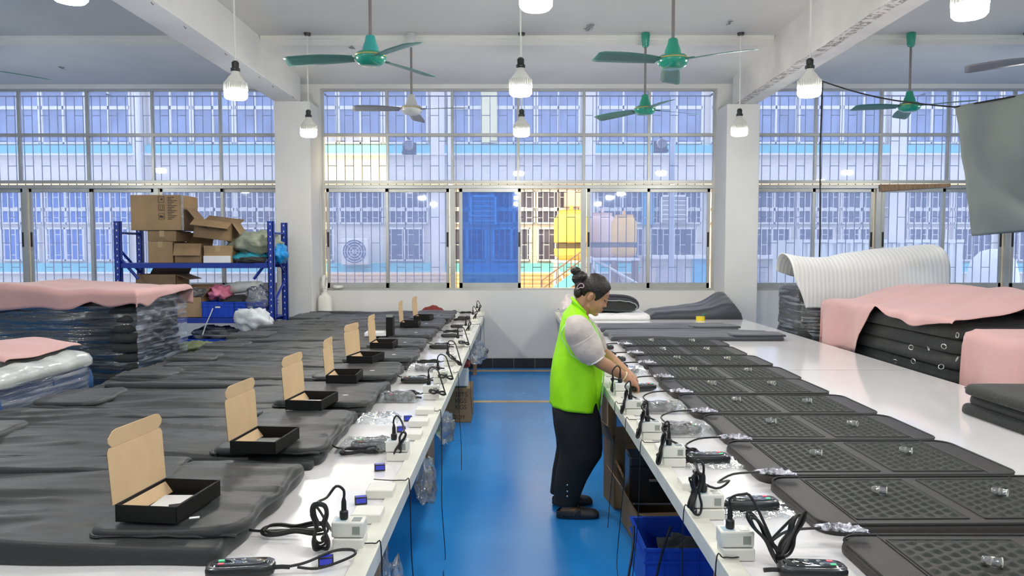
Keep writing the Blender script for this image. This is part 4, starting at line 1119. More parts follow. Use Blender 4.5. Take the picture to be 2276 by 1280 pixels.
# right table stations
RDs = [(2.09, .637), (2.41, .642), (3.0, .652), (3.42, .64), (3.93, .64), (4.42, .655), (5.15, .66), (5.75, .66), (6.35, .66)]
for i, (D, x) in enumerate(RDs):
    s = ORD[i]; place_socket(x, D, 'white power meter socket on the right table, %s one' % s)
    P = Vector((x - .018, D, TABLE + .085)); segs = []
    mx, my = .98, D + .10
    tgt = Vector((.905, [2.15, 2.70, 3.21, 3.75, 4.27, 4.78, 5.38, 5.9, 6.46][i], TABLE + .062))
    if i == 0:
        segs += [P + Vector((.03, -.01, .10)), P + Vector((.06, -.02, .085))]
        segs += loops(P + Vector((.085, -.06, -.01)), (.6, -.2, -1), .17, .05, 3, (1, .2, .3), .007)
        segs += loops(P + Vector((.17, -.02, -.01)), (.4, .1, 1), .13, .06, 3, (1, .2, .0), .008)
    elif i == 1:
        segs += [P + Vector((-.01, .01, .10)), P + Vector((-.02, .02, .09))]
        segs += loops(P + Vector((-.03, -.01, .0)), (.15, .2, 1), .14, .06, 4, (1, .3, 0), .01)
        segs += [P + Vector((.05, .03, .0)), P + Vector((.10, .05, .02))]
    elif i in (2, 3, 4):
        segs += [P + Vector((-.01, .0, .095)), P + Vector((-.03, -.01, .07))]
        segs += loops(P + Vector((-.035, -.02, -.01)), (.35, .1, 1), .13, .035, 4, (1, -.2, -.2), .008)
        segs += loops(P + Vector((.08, .06, -.05)), (1, .1, 0), .13, .06, 3, (0, .6, .5), .006)
    else:
        segs += [P + Vector((-.02, .0, .10)), P + Vector((-.045, 0, .07))] + loops(P + Vector((-.045, 0, -.01)), (.0, .1, 1), .09, .022, 3, (1, 0, 0), .006)
        if i > 5: segs += loops(P + Vector((.10, .06, -.04)), (1, .1, .3), .11, .08, 3, (0, .5, .8), .006)
    segs += [tgt + Vector((-.16, -.03, -.03)), tgt + Vector((-.10, -.01, -.005)), tgt]
    cord_thing('black cord from the right table socket that is %s, running to its mat' % s, P, segs, .0042 if i < 5 else .0048)
    place_pouch(tgt.x + .06, tgt.y, TABLE + .042 + .012, 'silver foil pouch on the corner of the quilted mat by the %s right socket' % s, -16)
for i, (x, y) in enumerate([(.66, 2.0), (.66, 2.72), (.665, 3.2), (.66, 3.65), (.665, 4.15), (.665, 4.75)]):
    place_block(x, y - .02, 'empty white junction box on the right table edge, %s one' % ORD[i]) if i else None
CR = [(.80, 1.95, -3), (.805, 2.47, 4), (.80, 3.02, 5), (.81, 3.52, 6), (.80, 4.02, 3), (.805, 4.60, 20), (.80, 5.25, 0), (.79, 5.8, 0), (.79, 6.5, 0)]
for i, (x, y, rz) in enumerate(CR):
    place_ctl(x, y, ('black controller with keys on the right table, %s one' % ORD[i]) if i != 5 else 'black controller under the woman\'s hands on the right table', rz)
for i, k in enumerate((1, 2, 3, 4, 6)):
    x, y, rz = CR[k]
    bag_over((x + .02, y - .01, TABLE + .0015), .27, .15, .012 if k < 3 else .046, 'clear bag at the %s right controller' % ORD[k], seed=i + 10)
# wires hanging off the table edges
def hang(pts, label, r=.0022, grp='thin wires hanging off the tables'):
    tag(MB().tube(spline(pts, 5), r, 5).build('hanging_wire', M['cord']), label, 'wire', grp)
for (px, py, D, nm) in ((0, 0, 2.15, 'nearest'), (0, 0, 2.75, 'second nearest'), (0, 0, 3.95, 'third nearest'), (0, 0, 5.2, 'fourth nearest'), (0, 0, 6.6, 'fifth nearest'), (0, 0, 8.6, 'sixth nearest'), (0, 0, 9.6, 'seventh nearest')):
    e = -.392; q = rnd.uniform(-.01, .01); low = {2.15: .05, 2.75: .008, 3.95: .008, 5.2: .12, 6.6: .2, 8.6: .35, 9.6: .3}[D]
    pts = [(-.53, D + .02, TABLE + .012), (-.46, D, TABLE + .014), (-.41, D, TABLE + .014), (e, D, TABLE - .0), (e + .004, D + q, .55), (e + .012 + q, D + q, .30), (e + .02, D - q, low)]
    if low < .02: pts += [(e + .03, D - .2, .006), (e - .02 + .1, D - .45, .006)]
    hang(pts, 'thin dark wire hanging from the left table edge to the aisle, %s' % nm)
for (D, nm, low) in ((2.05, 'nearest', .5), (2.45, 'second nearest', .4), (3.3, 'third nearest', .15), (3.75, 'fourth nearest', .008), (4.15, 'fifth nearest', .1)):
    e = .57
    pts = [(.66, D + .02, TABLE + .012), (.62, D, TABLE + .014), (.59, D, TABLE + .014), (e, D, TABLE), (e - .006, D, .5), (e - .02, D + .01, .3), (e - .035, D, low)]
    if low < .02: pts += [(e - .0, D - .35, .006), (e + .05, D - .6, .006)]
    hang(pts, 'thin dark wire hanging from the right table edge to the aisle, %s' % nm)
t = tag(MB().tube(spline([(.60, 3.65, .30), (.58, 3.55, .22), (.53, 3.45, .03), (.54, 3.40, .006), (.60, 3.30, .006), (.66, 3.25, .32), (.70, 3.25, .45)], 6), .006, 8).build('floor_cable', M['cord']),
        'black cable looping down to the floor beside the blue crate under the right table', 'cable')
# ================================================================ under the tables
def open_crate(name, label, x0, x1, y0, y1, z0, z1, mat, grp=None, ribs=True):
    t = thing(name, label, 'crate', ((x0 + x1) / 2, (y0 + y1) / 2, z0), 0, grp); w_, d_, h = x1 - x0, y1 - y0, z1 - z0; k = .006
    m = MB().bx(-w_ / 2, w_ / 2, -d_ / 2, d_ / 2, 0, k)
    for s in (-1, 1):
        m.bx(s * w_ / 2 - (k if s > 0 else 0), s * w_ / 2 + (0 if s > 0 else k), -d_ / 2, d_ / 2, 0, h)
        m.bx(-w_ / 2, w_ / 2, s * d_ / 2 - (k if s > 0 else 0), s * d_ / 2 + (0 if s > 0 else k), 0, h)
    m.build('body', mat, t, bevel=.002)
    rm = MB()
    for z in (h - .012, h * .72):
        for s in (-1, 1):
            rm.bx(-w_ / 2 - .01, w_ / 2 + .01, s * (d_ / 2) - (0 if s > 0 else .01), s * d_ / 2 + (.01 if s > 0 else 0), z, z + .012)
            rm.bx(s * w_ / 2 - (0 if s > 0 else .01), s * w_ / 2 + (.01 if s > 0 else 0), -d_ / 2, d_ / 2, z, z + .012)
    n = 6
    for i in range(n + 1):
        x = -w_ / 2 + w_ * i / n
        rm.bx(x - .003, x + .003, -d_ / 2 - .008, -d_ / 2, 0, h)
    rm.build('rim', mat, t)
    return t
def crumple(name, label, c, r, mat, cat='plastic bag', grp=None, seed=0, amp=.35, n=34, part=None):
    m = MB()
    def f(u, v):
        th = PI * v; ph = 2 * PI * u
        d = Vector((math.sin(th) * math.cos(ph), math.sin(th) * math.sin(ph), math.cos(th)))
        k = 1 + amp * noise.noise(d * 2.3 + Vector((seed, 0, 0))) + amp * .5 * abs(noise.noise(d * 6 + Vector((seed, 3, 0)))) * 2 - amp * .3
        return (d.x * r[0] * k, d.y * r[1] * k, max(d.z * r[2] * k, -r[2] * .92))
    m.grid(f, n, n // 2)
    o = m.build(name, M[mat] if isinstance(mat, str) else mat, smooth=180, loc=c)
    return tag(o, label, cat, grp)
def carton(name, label, x0, x1, y0, y1, z0, z1, mat='carton', rz=0, grp=None, tape=True, flaps=()):
    t = thing(name, label, 'cardboard box', ((x0 + x1) / 2, (y0 + y1) / 2, z0), R(rz), grp)
    w_, d_, h = x1 - x0, y1 - y0, z1 - z0
    if not flaps: MB().bx(-w_ / 2, w_ / 2, -d_ / 2, d_ / 2, 0, h).build('body', M[mat], t, bevel=.004)
    else:
        m = MB().bx(-w_ / 2, w_ / 2, -d_ / 2, d_ / 2, 0, .005); k = .005
        m.bx(-w_ / 2, w_ / 2, -d_ / 2, -d_ / 2 + k, 0, h).bx(-w_ / 2, w_ / 2, d_ / 2 - k, d_ / 2, 0, h).bx(-w_ / 2, -w_ / 2 + k, -d_ / 2, d_ / 2, 0, h).bx(w_ / 2 - k, w_ / 2, -d_ / 2, d_ / 2, 0, h)
        m.build('body', M[mat], t, smooth=0)
        for (sd, ang) in flaps:
            a = R(ang); fl = MB(); l = min(w_, d_) * .48
            if sd in 'FB':
                s = -1 if sd == 'F' else 1
                y = s * d_ / 2; fl.add([(-w_ / 2, y, h), (w_ / 2, y, h), (w_ / 2, y + s * l * math.cos(a), h + l * math.sin(a)), (-w_ / 2, y + s * l * math.cos(a), h + l * math.sin(a))], [(0, 1, 2, 3)])
            else:
                s = -1 if sd == 'L' else 1
                x = s * w_ / 2; fl.add([(x, -d_ / 2, h), (x, d_ / 2, h), (x + s * l * math.cos(a), d_ / 2, h + l * math.sin(a)), (x + s * l * math.cos(a), -d_ / 2, h + l * math.sin(a))], [(0, 1, 2, 3)])
            fl.build('flap', M[mat], t, solid=.004, smooth=0)
    if tape and not flaps: MB().bx(-.03, .03, -d_ / 2 - .002, d_ / 2 + .002, h - .07, h + .002).build('tape', M['tape'], t, smooth=0)
    return t
INK = simple('printing_ink', (.05, .035, .025), .8, var=0)
INKW = simple('faded_grey_print', (.33, .22, .21), .8, var=0)
def text(body, size, parent, loc, rot, mat=INK, name='printed_text', align='LEFT'):
    cu = bpy.data.curves.new(name, 'FONT'); cu.body = body; cu.size = size; cu.extrude = .0004; cu.align_x = align
    tmp = bpy.data.objects.new('tmp', cu); me = bpy.data.meshes.new_from_object(tmp)
    bpy.data.objects.remove(tmp); bpy.data.curves.remove(cu)
    o = bpy.data.objects.new(name, me); COL.objects.link(o); o.parent = parent; o.location = loc; o.rotation_euler = rot
    me.materials.clear(); me.materials.append(mat); return o
FR = (R(90), 0, 0)
c = carton('carton_box', 'printed brown carton with SETS and KGS lettering under the left table', -.93, -.415, 7.15, 7.55, 0, .335, 'carton_dark', tape=False)
text('SETS\nKGS\nKGS', .062, c, (.10, -.2015, .255), FR)
text('QTY\nNW\nGW', .05, c, (-.22, -.2015, .20), FR)
text('X22CM', .055, c, (.02, -.2015, .035), FR)
t = thing('router_box', 'grey and red electronics box on the printed carton under the left table', 'device box', (-.56, 7.32, .336))
MB().bx(-.16, .10, -.14, .14, 0, .20).build('casing', M['grey_box'], t, bevel=.008)
MB().bx(-.05, .12, -.16, -.14, .02, .19).build('front_panel', M['white_plastic'], t, bevel=.004)
MB().bx(-.05, .13, -.14, .1, .20, .235).build('lid', M['red_cap'], t, bevel=.006)
for i, (x, y, z, r, lab) in enumerate([(-.36, 7.6, .62, (.10, .12, .12), 'puffy clear bag hanging at the left table edge above the router box'), (-.37, 4.2, .66, (.05, .10, .09), 'clear bag hanging under the left table edge, beyond the panel leg'),
                                       (-.38, 3.35, .62, (.045, .10, .10), 'small clear bag hanging under the left table edge beside the panel leg'), (-.42, 2.55, .30, (.07, .22, .26), 'large heap of clear plastic bags under the near left table edge'),
                                       (-.47, 2.05, .28, (.08, .20, .28), 'crumpled clear plastic at the bottom edge under the left table')]):
    crumple('plastic_bag', lab, (x - .02, y, z), r, 'poly', grp='clear plastic bags', seed=i * 3)
tag(MB().box((-.18 - .05, 2.33, .006), (.022, .01, .008), (0, 0, .5)).build('paper_scrap', M['white_paper'], bevel=.002), 'tiny white scrap on the blue floor', 'scrap')
open_crate('plastic_crate', 'blue plastic crate on the floor under the right table', .63, 1.13, 3.48, 3.90, .001, .255, M['blue_crate'])
crumple('black_bag', 'black plastic bag inside the blue crate under the right table', (.88, 3.69, .13), (.17, .14, .09), 'black_fab', seed=5)
c = carton('carton_box', 'worn open carton with torn flaps under the right table, below the black device', .68, 1.12, 4.12, 4.52, 0, .20, 'carton_dark', 4, flaps=(('F', 15), ('L', 60), ('R', 10)))
for q in (c,): q.location.y += .0
t = thing('black_device', 'black boxy electronic device standing on cartons under the right table', 'device', (.82, 4.3, .215))
MB().bx(-.15, .15, -.07, .12, 0, .27).build('casing', M['black_plastic'], t, bevel=.01)
MB().bx(-.15, .15, -.074, -.07, .21, .222).bx(-.03, .07, -.08, -.07, .04, .16).build('front_grip', M['box_black'], t, bevel=.003)
MB().bx(-.04, .08, -.088, -.078, .13, .145).build('handle', M['rod'], t, bevel=.003)
MB().tube([(-.13, -.06, -.008), (.13, -.06, -.008)], .008, 6).build('foot', M['rod'], t)
c = carton('carton_box', 'tall open carton leaning behind the black device under the right table', .63, .95, 4.75, 5.02, 0, .42, 'carton_dark', 8, flaps=(('L', 70), ('F', 80)))
t = tag(MB().box((.73, 4.66, .16), (.012, .30, .36), (0, R(-24), 0)).build('cardboard_sheet', M['carton']), 'loose brown cardboard sheet leaning on a leg under the right table', 'cardboard')

# ================================================================ wrapped stacks
def stack(name, label, x0, x1, y0, y1, z1, mat='black_fab', film='film', film_faces='FR', layers=9, z0=0, seed=0, amp=.03):
    t = thing(name, label, 'stack of mats', ((x0 + x1) / 2, (y0 + y1) / 2, z0)); w_, d_, H = (x1 - x0), (y1 - y0), z1 - z0
    for k in range(layers):
        za, zb_ = H * k / layers, H * (k + 1) / layers
        jx, jy = rnd.uniform(-.02, .02), rnd.uniform(-.02, .02)
        m = slab(-w_ / 2 + .02 + jx, w_ / 2 - .02 + jx, -d_ / 2 + .02 + jy, d_ / 2 - .02 + jy, za, (zb_ - za) * 1.02, .10, .05, 26, 22, lambda x, y: .012 * vn(x * 3, y * 3, k + seed))
        m.build('mat_layer', M[mat], t, smooth=180)
    if film:
        loops_ = []
        n = 120
        def f(u, v):
            a = 2 * PI * u; p = 5
            c_, s_ = math.cos(a), math.sin(a)
            x = (w_ / 2 + .012) * math.copysign(abs(c_) ** (2 / p), c_); y = (d_ / 2 + .012) * math.copysign(abs(s_) ** (2 / p), s_)
            k = 1 + .012 * vn(u * 14 + seed, v * 26) + .010 * vn(u * 6, v * 60 + 8 * u, seed)
            return (x * k, y * k, .02 + (H + .0) * v)
        MB().grid(f, 150, 60).build('stretch_film', M[film], t, smooth=180)
    return t
# left, big wrapped pile
s1 = stack('wrapped_mat_stack', 'tall film wrapped stack of black mats under pink cloth before the rack', -4.55, -3.0, 5.85, 6.75, 1.33, layers=17, seed=2)
MB().grid(lambda u, v: (.79 + .018 * vn(u * 8, v * 20) + .012 * vn(u * 4, v * 40 + u * 12), -.45 + .90 * u, .06 + 1.22 * v), 30, 60).build('side_film', M['film_thick'], s1, smooth=180)
def drape(name, label, cat, x0, x1, y0, y1, ztop, ov, mat, seed=0, nu=60, nv=44, grp=None, out=.02, amp=.01, thick=.004):
    """cloth lying on a pile: ov(side, t) gives how far it hangs over each side L R F B"""
    W_, D_ = x1 - x0, y1 - y0; mo = .75
    def f(u, v):
        U = -1 + 2 * u; V = -1 + 2 * v
        def split(q):      # core occupies |q|<.6
            return (q / .6, 0) if abs(q) <= .6 else (math.copysign(1, q), (abs(q) - .6) / .4)
        cu, ou = split(U); cv, ov_ = split(V)
        x = (x0 + x1) / 2 + cu * W_ / 2; y = (y0 + y1) / 2 + cv * D_ / 2
        z = ztop(x, y) + amp * vn(x * 5, y * 5, seed) * 1.5
        tx, ty = (cu + 1) / 2, (cv + 1) / 2
        lx = ov('R' if U > 0 else 'L', ty) * ou; ly = ov('B' if V > 0 else 'F', tx) * ov_
        # round the edge, then hang down
        r = .05
        def down(l):
            if l < r * 1.57: a = l / r; return r * math.sin(a), r * (1 - math.cos(a))
            return r, r + (l - r * 1.57)
        hx, dx = down(lx); hy, dy = down(ly)
        x += math.copysign(hx + (out * lx), U) * (1 if ou > 0 else 0); y += math.copysign(hy + out * ly, V) * (1 if ov_ > 0 else 0)
        z -= max(dx, dy) + .25 * min(dx, dy)
        pl = (min(1, max(dx, dy) * 4))
        x += (1 if ou > 0 and dx > dy else 0) * math.copysign(.025, U) * pl * math.sin(y * 9 + seed + vn(y * 2) * 4)
        y += (1 if ov_ > 0 and dy >= dx else 0) * math.copysign(.025, V) * pl * math.sin(x * 9 + seed + vn(x * 2) * 4)
        return (x, y, z)
    o = MB().grid(f, nu, nv).build(name, M[mat], smooth=180, solid=thick)
    return tag(o, label, cat, grp)
def z1(x, y): return 1.365 + .045 * math.exp(-((x + 4.0) / .35) ** 2) + .012 * vn(x * 3, y * 3)
def ov1(s, t):
    if s == 'F': return .30 - .17 * t + .015 * math.sin(t * 9) - .05 * max(0, 1 - abs(t - .8) / .08)
    if s == 'R': return .13 - .06 * t + .05 * math.exp(-((t - .15) / .12) ** 2)
    return .2
drape('pink_cloth', 'pink cloth draped over the tall film wrapped stack at the left', 'cloth', -4.58, -3.0, 5.84, 6.76, z1, ov1, 'pink', 1, grp='pink dust cloths')
# left, front lower pile
s2 = stack('wrapped_mat_stack', 'low film wrapped pile in blue fabric at the left edge, nearer the camera', -4.1, -2.70, 3.75, 4.85, .935, mat='black_fab', film='film_thick', layers=6, seed=6)
for ch in list(s2.children):
    if 'mat_layer' in ch.name: ch.data.materials[0] = simple('navy_fabric_layer', (.012, .07, .22), .6, var=.2)
o = slab(-4.12, -2.70, 3.74, 4.87, .935, .10, .2, .10, 40, 30, lambda x, y: .02 * vn(x * 4, y * 4) + .01 * vn(x * 12, y * 9)).build('wrapped_white_bundle', simple('translucent_white_wrap', (.50, .53, .52), .22, var=.2, scale=6, bump=1, bscale=9), smooth=180)
tag(o, 'white film covered bundle on top of the low pile at the left edge', 'bundle')
def z2(x, y): return 1.055 + .06 * math.exp(-((x + 3.1) / .25) ** 2) + .015 * vn(x * 4, y * 4)
drape('black_cloth', 'small black cloth hanging out below the front pink cloth', 'cloth', -3.45, -2.86, 4.02, 4.62, lambda x, y: z2(x, y) - .012, lambda s, t: {'F': .10 + .12 * t, 'R': .12, 'L': .05, 'B': .02}[s], 'black_fab', 4, 30, 24, thick=.003)
drape('pink_cloth', 'crumpled pink cloth on the low pile at the left edge', 'cloth', -4.1, -2.84, 4.10, 4.74, z2, lambda s, t: {'F': .10 + .05 * math.sin(t * 11) + (.08 if t < .35 else 0), 'R': .04, 'L': .1, 'B': .04}[s], 'pink', 7, 44, 30, grp='pink dust cloths')

# right stacks
s3 = stack('wrapped_mat_stack', 'film wrapped mat stack under the white foam sheet by the right window', 3.02, 4.3, 7.75, 8.6, 1.27, layers=9, seed=9, film='film_thick')
def foamf(u, v):
    # u along the arch (front bottom -> over the top -> back), v along x
    x = 3.02 + 1.45 * v
    R_ = .30 + .03 * v
    z0 = 1.20; zt = 1.48 + .11 * v + .05 * max(0, .25 - v) * 4
    if u < .45: p = Vector((x, 7.72 - .02 * math.sin(u * 7), z0 - .12 + (zt - z0 + .0) * (u / .45)))
    else:
        a = (u - .45) / .55 * PI * .95; p = Vector((x, 7.72 + R_ * (1 - math.cos(a)), zt - .12 + .30 * math.sin(a) * (.75 + .1 * v)))
    fl = max(0, .22 - v) / .22
    p.x -= fl * (.10 * math.sin(u * PI) + .13 * max(0, u - .25)); p.y -= .05 * fl
    p.z += -.10 * math.sin(PI * min(1, v * 2.6)) * (1 - v) * max(0, u - .3) + .02 * vn(u * 4, v * 4)
    p.x += .06 * max(0, v - .85) / .15 * math.sin(u * PI)
    return p
tag(MB().grid(foamf, 50, 50).build('foam_sheet', M['foam'], smooth=180, solid=.012), 'white foam sheet arched over the wrapped stack by the right window', 'foam sheet')
s4 = stack('mat_stack', 'stack of black mats with silver rings half covered by pink cloth at the right', 3.02, 4.2, 5.02, 7.1, 1.17, layers=11, film=None, seed=3)
rng = MB(); ro = []
for (px, py) in ((2128, 745), (2025, 772), (2098, 770), (2030, 803), (2127, 798), (2092, 815), (2064, 775), (2140, 832), (1990, 803)):
    p = atx(px, py, 3.0)
    m = MB().tube([(0, .018 * math.cos(a * PI / 8), .018 * math.sin(a * PI / 8)) for a in range(17)], .003, 5)
    o = m.build('silver_ring', M['metal'], s4); o.location = p - s4.location; o.rotation_euler = (0, R(rnd.uniform(-30, 30)), R(rnd.uniform(-40, 40)))
def z4(x, y): return 1.21 + .17 * math.exp(-((x - 3.75) / .35) ** 2) * (1 if y < 6.7 else .8) + .02 * vn(x * 3, y * 3)
def ov4(s, t):
    if s == 'L':      # t: 0 near .. 1 far
        return .06 + .05 * math.sin(t * 7) + (.44 * min(1, max(0, (t - .52) / .14)))
    if s == 'F': return .03
    if s == 'B': return .40
    return .2
drape('pink_cloth', 'large pink cloth over the black mat stack with rings at the right', 'cloth', 3.02, 4.2, 5.05, 7.12, z4, ov4, 'pink', 2, 60, 80, grp='pink dust cloths', amp=.012)
s5 = stack('mat_stack', 'stack of black mats hidden under pink cloth at the right edge', 3.04, 4.2, 3.6, 4.86, 1.10, layers=8, film=None, seed=5)
d5 = drape('pink_cloth', 'pink cloth covering the nearest stack at the right edge', 'cloth', 3.03, 4.2, 3.6, 4.86, lambda x, y: 1.155 + .02 * vn(x * 3, y * 3), lambda s, t: {'L': .50, 'F': .4, 'B': .5, 'R': .2}[s], 'pink', 5, 50, 60, grp='pink dust cloths', amp=.014)
# faint sewn lettering on the pink cloths
for (px, py, par, s_) in ((1872, 775, 'a', .09), (2222, 868, 'b', .08)):
    dd = [o for o in bpy.data.objects if o.name.startswith('pink_cloth') and 'large' in o['label']][0] if par == 'a' else d5
    p = atx(px, py, 2.93); text('elterer', s_ * .7, dd, p, (R(90), 0, R(-90)), INKW, 'printed_mark')

# ================================================================ blue rack with cartons and bags
rk = thing('storage_rack', 'blue steel storage rack loaded with cartons, crates and bags', 'rack', (-3.78, 9.15, 0))
def rp(x, y, z): return (x + 3.78, y - 9.15, z)
xl, xr, yf, yb = -4.73, -2.90, 8.88, 9.40
for (x, y) in ((xl, yf), (xr, yf), (xl, yb), (xr, yb)):
    p = rp(x, y, 0)
    m = MB().bx(p[0] - .035, p[0] + .035, p[1] - .03, p[1] - .02, 0, 2.02).bx(p[0] - .035, p[0] - .028, p[1] - .03, p[1] + .03, 0, 2.02).bx(p[0] + .028, p[0] + .035, p[1] - .03, p[1] + .03, 0, 2.02)
    o = m.build('post', M['blue_steel'], rk, smooth=0)
    hm = MB()
    for k in range(26): hm.bx(p[0] - .005, p[0] + .005, p[1] - .032, p[1] - .0295, .1 + k * .075, .12 + k * .075)
    hm.build('slot_row', M['white_plastic'], o, smooth=0)
for z in (.35, .86, 1.52):
    for y in (yf, yb):
        p0, p1 = rp(xl, y, z), rp(xr, y, z)
        MB().bx(p0[0], p1[0], p0[1] - .02, p0[1] + .02, z - .06, z).build('shelf_beam', M['blue_steel'], rk, bevel=.003)
    p0, p1 = rp(xl, yf, z), rp(xr, yb, z)
    MB().bx(p0[0], p1[0], p0[1], p1[1], z - .012, z).build('shelf_board', M['blue_steel'], rk, smooth=0)
for x in (xl, xr):
    for (za, zb_) in ((1.88, 1.88), (1.70, 1.38), (1.0, 1.3), (.4, .7)):
        a, b = rp(x, yf, za), rp(x, yb, zb_)
        MB().tube([a, b], .016, 6).build('side_brace', M['blue_steel'], rk)
for x, s in ((xl, 1), (xr, -1)):
    a = rp(x, yf, 0); MB().tube([(a[0], a[1], 1.62), (a[0] + s * .0, a[1], 1.6), (a[0] + s * .22, a[1] + .02, 1.33)][1:], .018, 6).build('knee_brace', M['blue_steel'], rk)
def rx(px, D=9.0): return (px - 1142) * D / F_PX
def rz_(py, D=9.0): return at(1138, py, D).z
z_s = 1.522
c = carton('carton_box', 'large taped carton with handling symbols, topmost on the blue rack', rx(300), rx(412), 8.92, 9.38, rz_(512), rz_(433, 8.92), 'carton', 0, tape=False)
MB().bx(.30, .33, -.235, -.229, .0, .42).build('tape', M['poly'], c, smooth=0)
for k in range(3):
    b = MB(); zz = .13 + k * .10
    b.bx(-.02 + .05, .05 + .05, -.2325, -.231, zz, zz + .004).bx(.03, .10, -.2325, -.231, zz + .07, zz + .074).bx(.03, .034, -.2325, -.231, zz, zz + .074).bx(.096, .10, -.2325, -.231, zz, zz + .074)
    if k == 1: b.bx(.05, .055, -.2325, -.231, zz + .02, zz + .06).bx(.075, .08, -.2325, -.231, zz + .02, zz + .06).bx(.045, .085, -.2325, -.231, zz + .012, zz + .017)
    elif k == 2: b.prism([(.05, zz + .04), (.08, zz + .055), (.08, zz + .025)], -.2325, -.231)
    else: b.prism([(.045, zz + .02), (.085, zz + .02), (.085, zz + .04), (.06, zz + .05), (.045, zz + .05)], -.2325, -.231)
    b.build('handling_symbol', INK, c, smooth=0)
b = MB()
for k in range(14): b.bx(.14, .14 + .05 + .03 * (k % 3), -.2325, -.231, .13 + k * .02, .137 + k * .02)
b.build('printed_lines', INK, c, smooth=0)
carton('carton_box', 'lower yellow brown carton under the large taped one on the rack', rx(335), rx(390), 8.93, 9.35, z_s, rz_(537, 8.93), 'carton', grp=None)
carton('carton_box', 'middle taped carton between the large and the yellow brown one', rx(335), rx(398), 8.93, 9.35, rz_(537, 8.93) + .002, rz_(513, 8.93), 'carton_dark', 0)
carton('carton_box', 'brown flapped carton with a small white label, left centre of the top shelf', rx(393), rx(452), 8.93, 9.3, z_s, rz_(541, 8.93), 'carton_dark', 2, flaps=(('F', -70), ('L', 25), ('B', 60)))
carton('carton_box', 'low white and brown carton, right centre of the top shelf', rx(458), rx(520), 8.93, 9.28, z_s, rz_(546, 8.93), 'carton', 0)
tag(MB().bx(rx(459), rx(518), 8.905, 8.925, z_s + .002, z_s + .085).build('white_strip', M['white_paper'], smooth=0), 'white paper strip against the low carton on the top shelf', 'paper')
c = carton('carton_box', 'tilted open carton resting on smaller boxes on the top shelf', rx(432), rx(512), 8.95, 9.3, rz_(537), rz_(496), 'carton_dark', 3, flaps=(('F', -28), ('L', 45), ('R', -50), ('B', 20)))
c.rotation_euler = (0, R(7), R(4)); c.location.z += .03
text('S288', .05, c, (-.16, -.177, .12), FR); text('OZS', .05, c, (.08, -.177, .12), FR)
crumple('grey_sack', 'grey green plastic sack on the right of the top shelf', (rx(563), 9.12, z_s + .23), (.30, .20, .15), 'bag_green', 'sack', seed=11, amp=.3)
crumple('blue_bag', 'bright blue plastic bag bulging past the right rack post', (rx(606), 9.16, z_s + .11), (.12, .18, .14), 'bag_blue', 'bag', seed=12)
crumple('teal_cloth', 'teal and black cloth under the grey sack on the top shelf', (rx(555), 9.08, z_s + .065), (.22, .17, .07), 'teal_fab', 'cloth', seed=13)
crumple('black_cloth', 'black cloth drooping over the front of the top shelf', (rx(568), 8.93, z_s + .03), (.20, .09, .045), 'black_fab', 'cloth', seed=14)
# middle shelf
z_m = .862
carton('carton_box', 'brown carton with a white label beside the blue crates on the middle shelf', rx(396), rx(452), 8.93, 9.3, z_m, rz_(661, 8.93), 'carton', 0, flaps=(('B', 70), ('L', 20), ('R', 50)))
carton('carton_box', 'open brown carton behind the pink covered stack on the middle shelf', rx(300), rx(390), 9.0, 9.36, z_m, rz_(610, 9.0), 'carton_dark', 0, flaps=(('R', -20), ('B', 40)))
for (a, b, lab) in ((455, 524, 'blue crate left on the middle rack shelf, under pink plastic'), (527, 596, 'blue crate right on the middle rack shelf, by the post')):
    cr = open_crate('plastic_crate', lab, rx(a), rx(b), 8.9, 9.33, z_m, rz_(671, 8.9), M['blue_crate'], 'blue crates on the rack')
    MB().bx(-.03, .03, -.225, -.222, .12, .145).build('label_card', M['white_paper'], cr, smooth=0)
crumple('pink_bag', 'bright pink plastic packets on the left blue crate', (rx(484), 9.08, rz_(652)), (.15, .15, .10), 'pink_hot', 'bag', seed=21, amp=.5)
crumple('dark_bag', 'dark fabric filling between the two blue crates', (rx(520), 9.1, rz_(668)), (.24, .16, .07), 'black_fab', 'bag', seed=22)
t = tag(MB().tube([(rx(470), 9.15, rz_(648)), (rx(520), 9.12, rz_(640)), (rx(575), 9.08, rz_(634))], .06, 14, rs=[.05, .075, .05]).build('foam_roll', simple('pale_foam_roll', (.62, .65, .63), .5, var=.08, bump=.3), smooth=180), 'pale foam roll lying across the blue crates', 'foam roll')
crumple('clear_bag', 'clear plastic bag hanging over the right blue crate', (rx(578), 8.93, rz_(668)), (.15, .08, .18), 'poly', 'plastic bag', seed=24, grp='clear plastic bags')
o = MB().box((rx(560), 9.06, rz_(655)), (.20, .02, .16), (R(-20), R(12), 0)).build('grey_board', M['grey_box']); tag(o, 'grey board sticking out of the right blue crate', 'board')
crumple('clear_bag', 'clear plastic bag on the labelled carton of the middle shelf', (rx(425), 9.1, rz_(652)), (.15, .12, .06), 'poly', 'plastic bag', seed=25, grp='clear plastic bags')
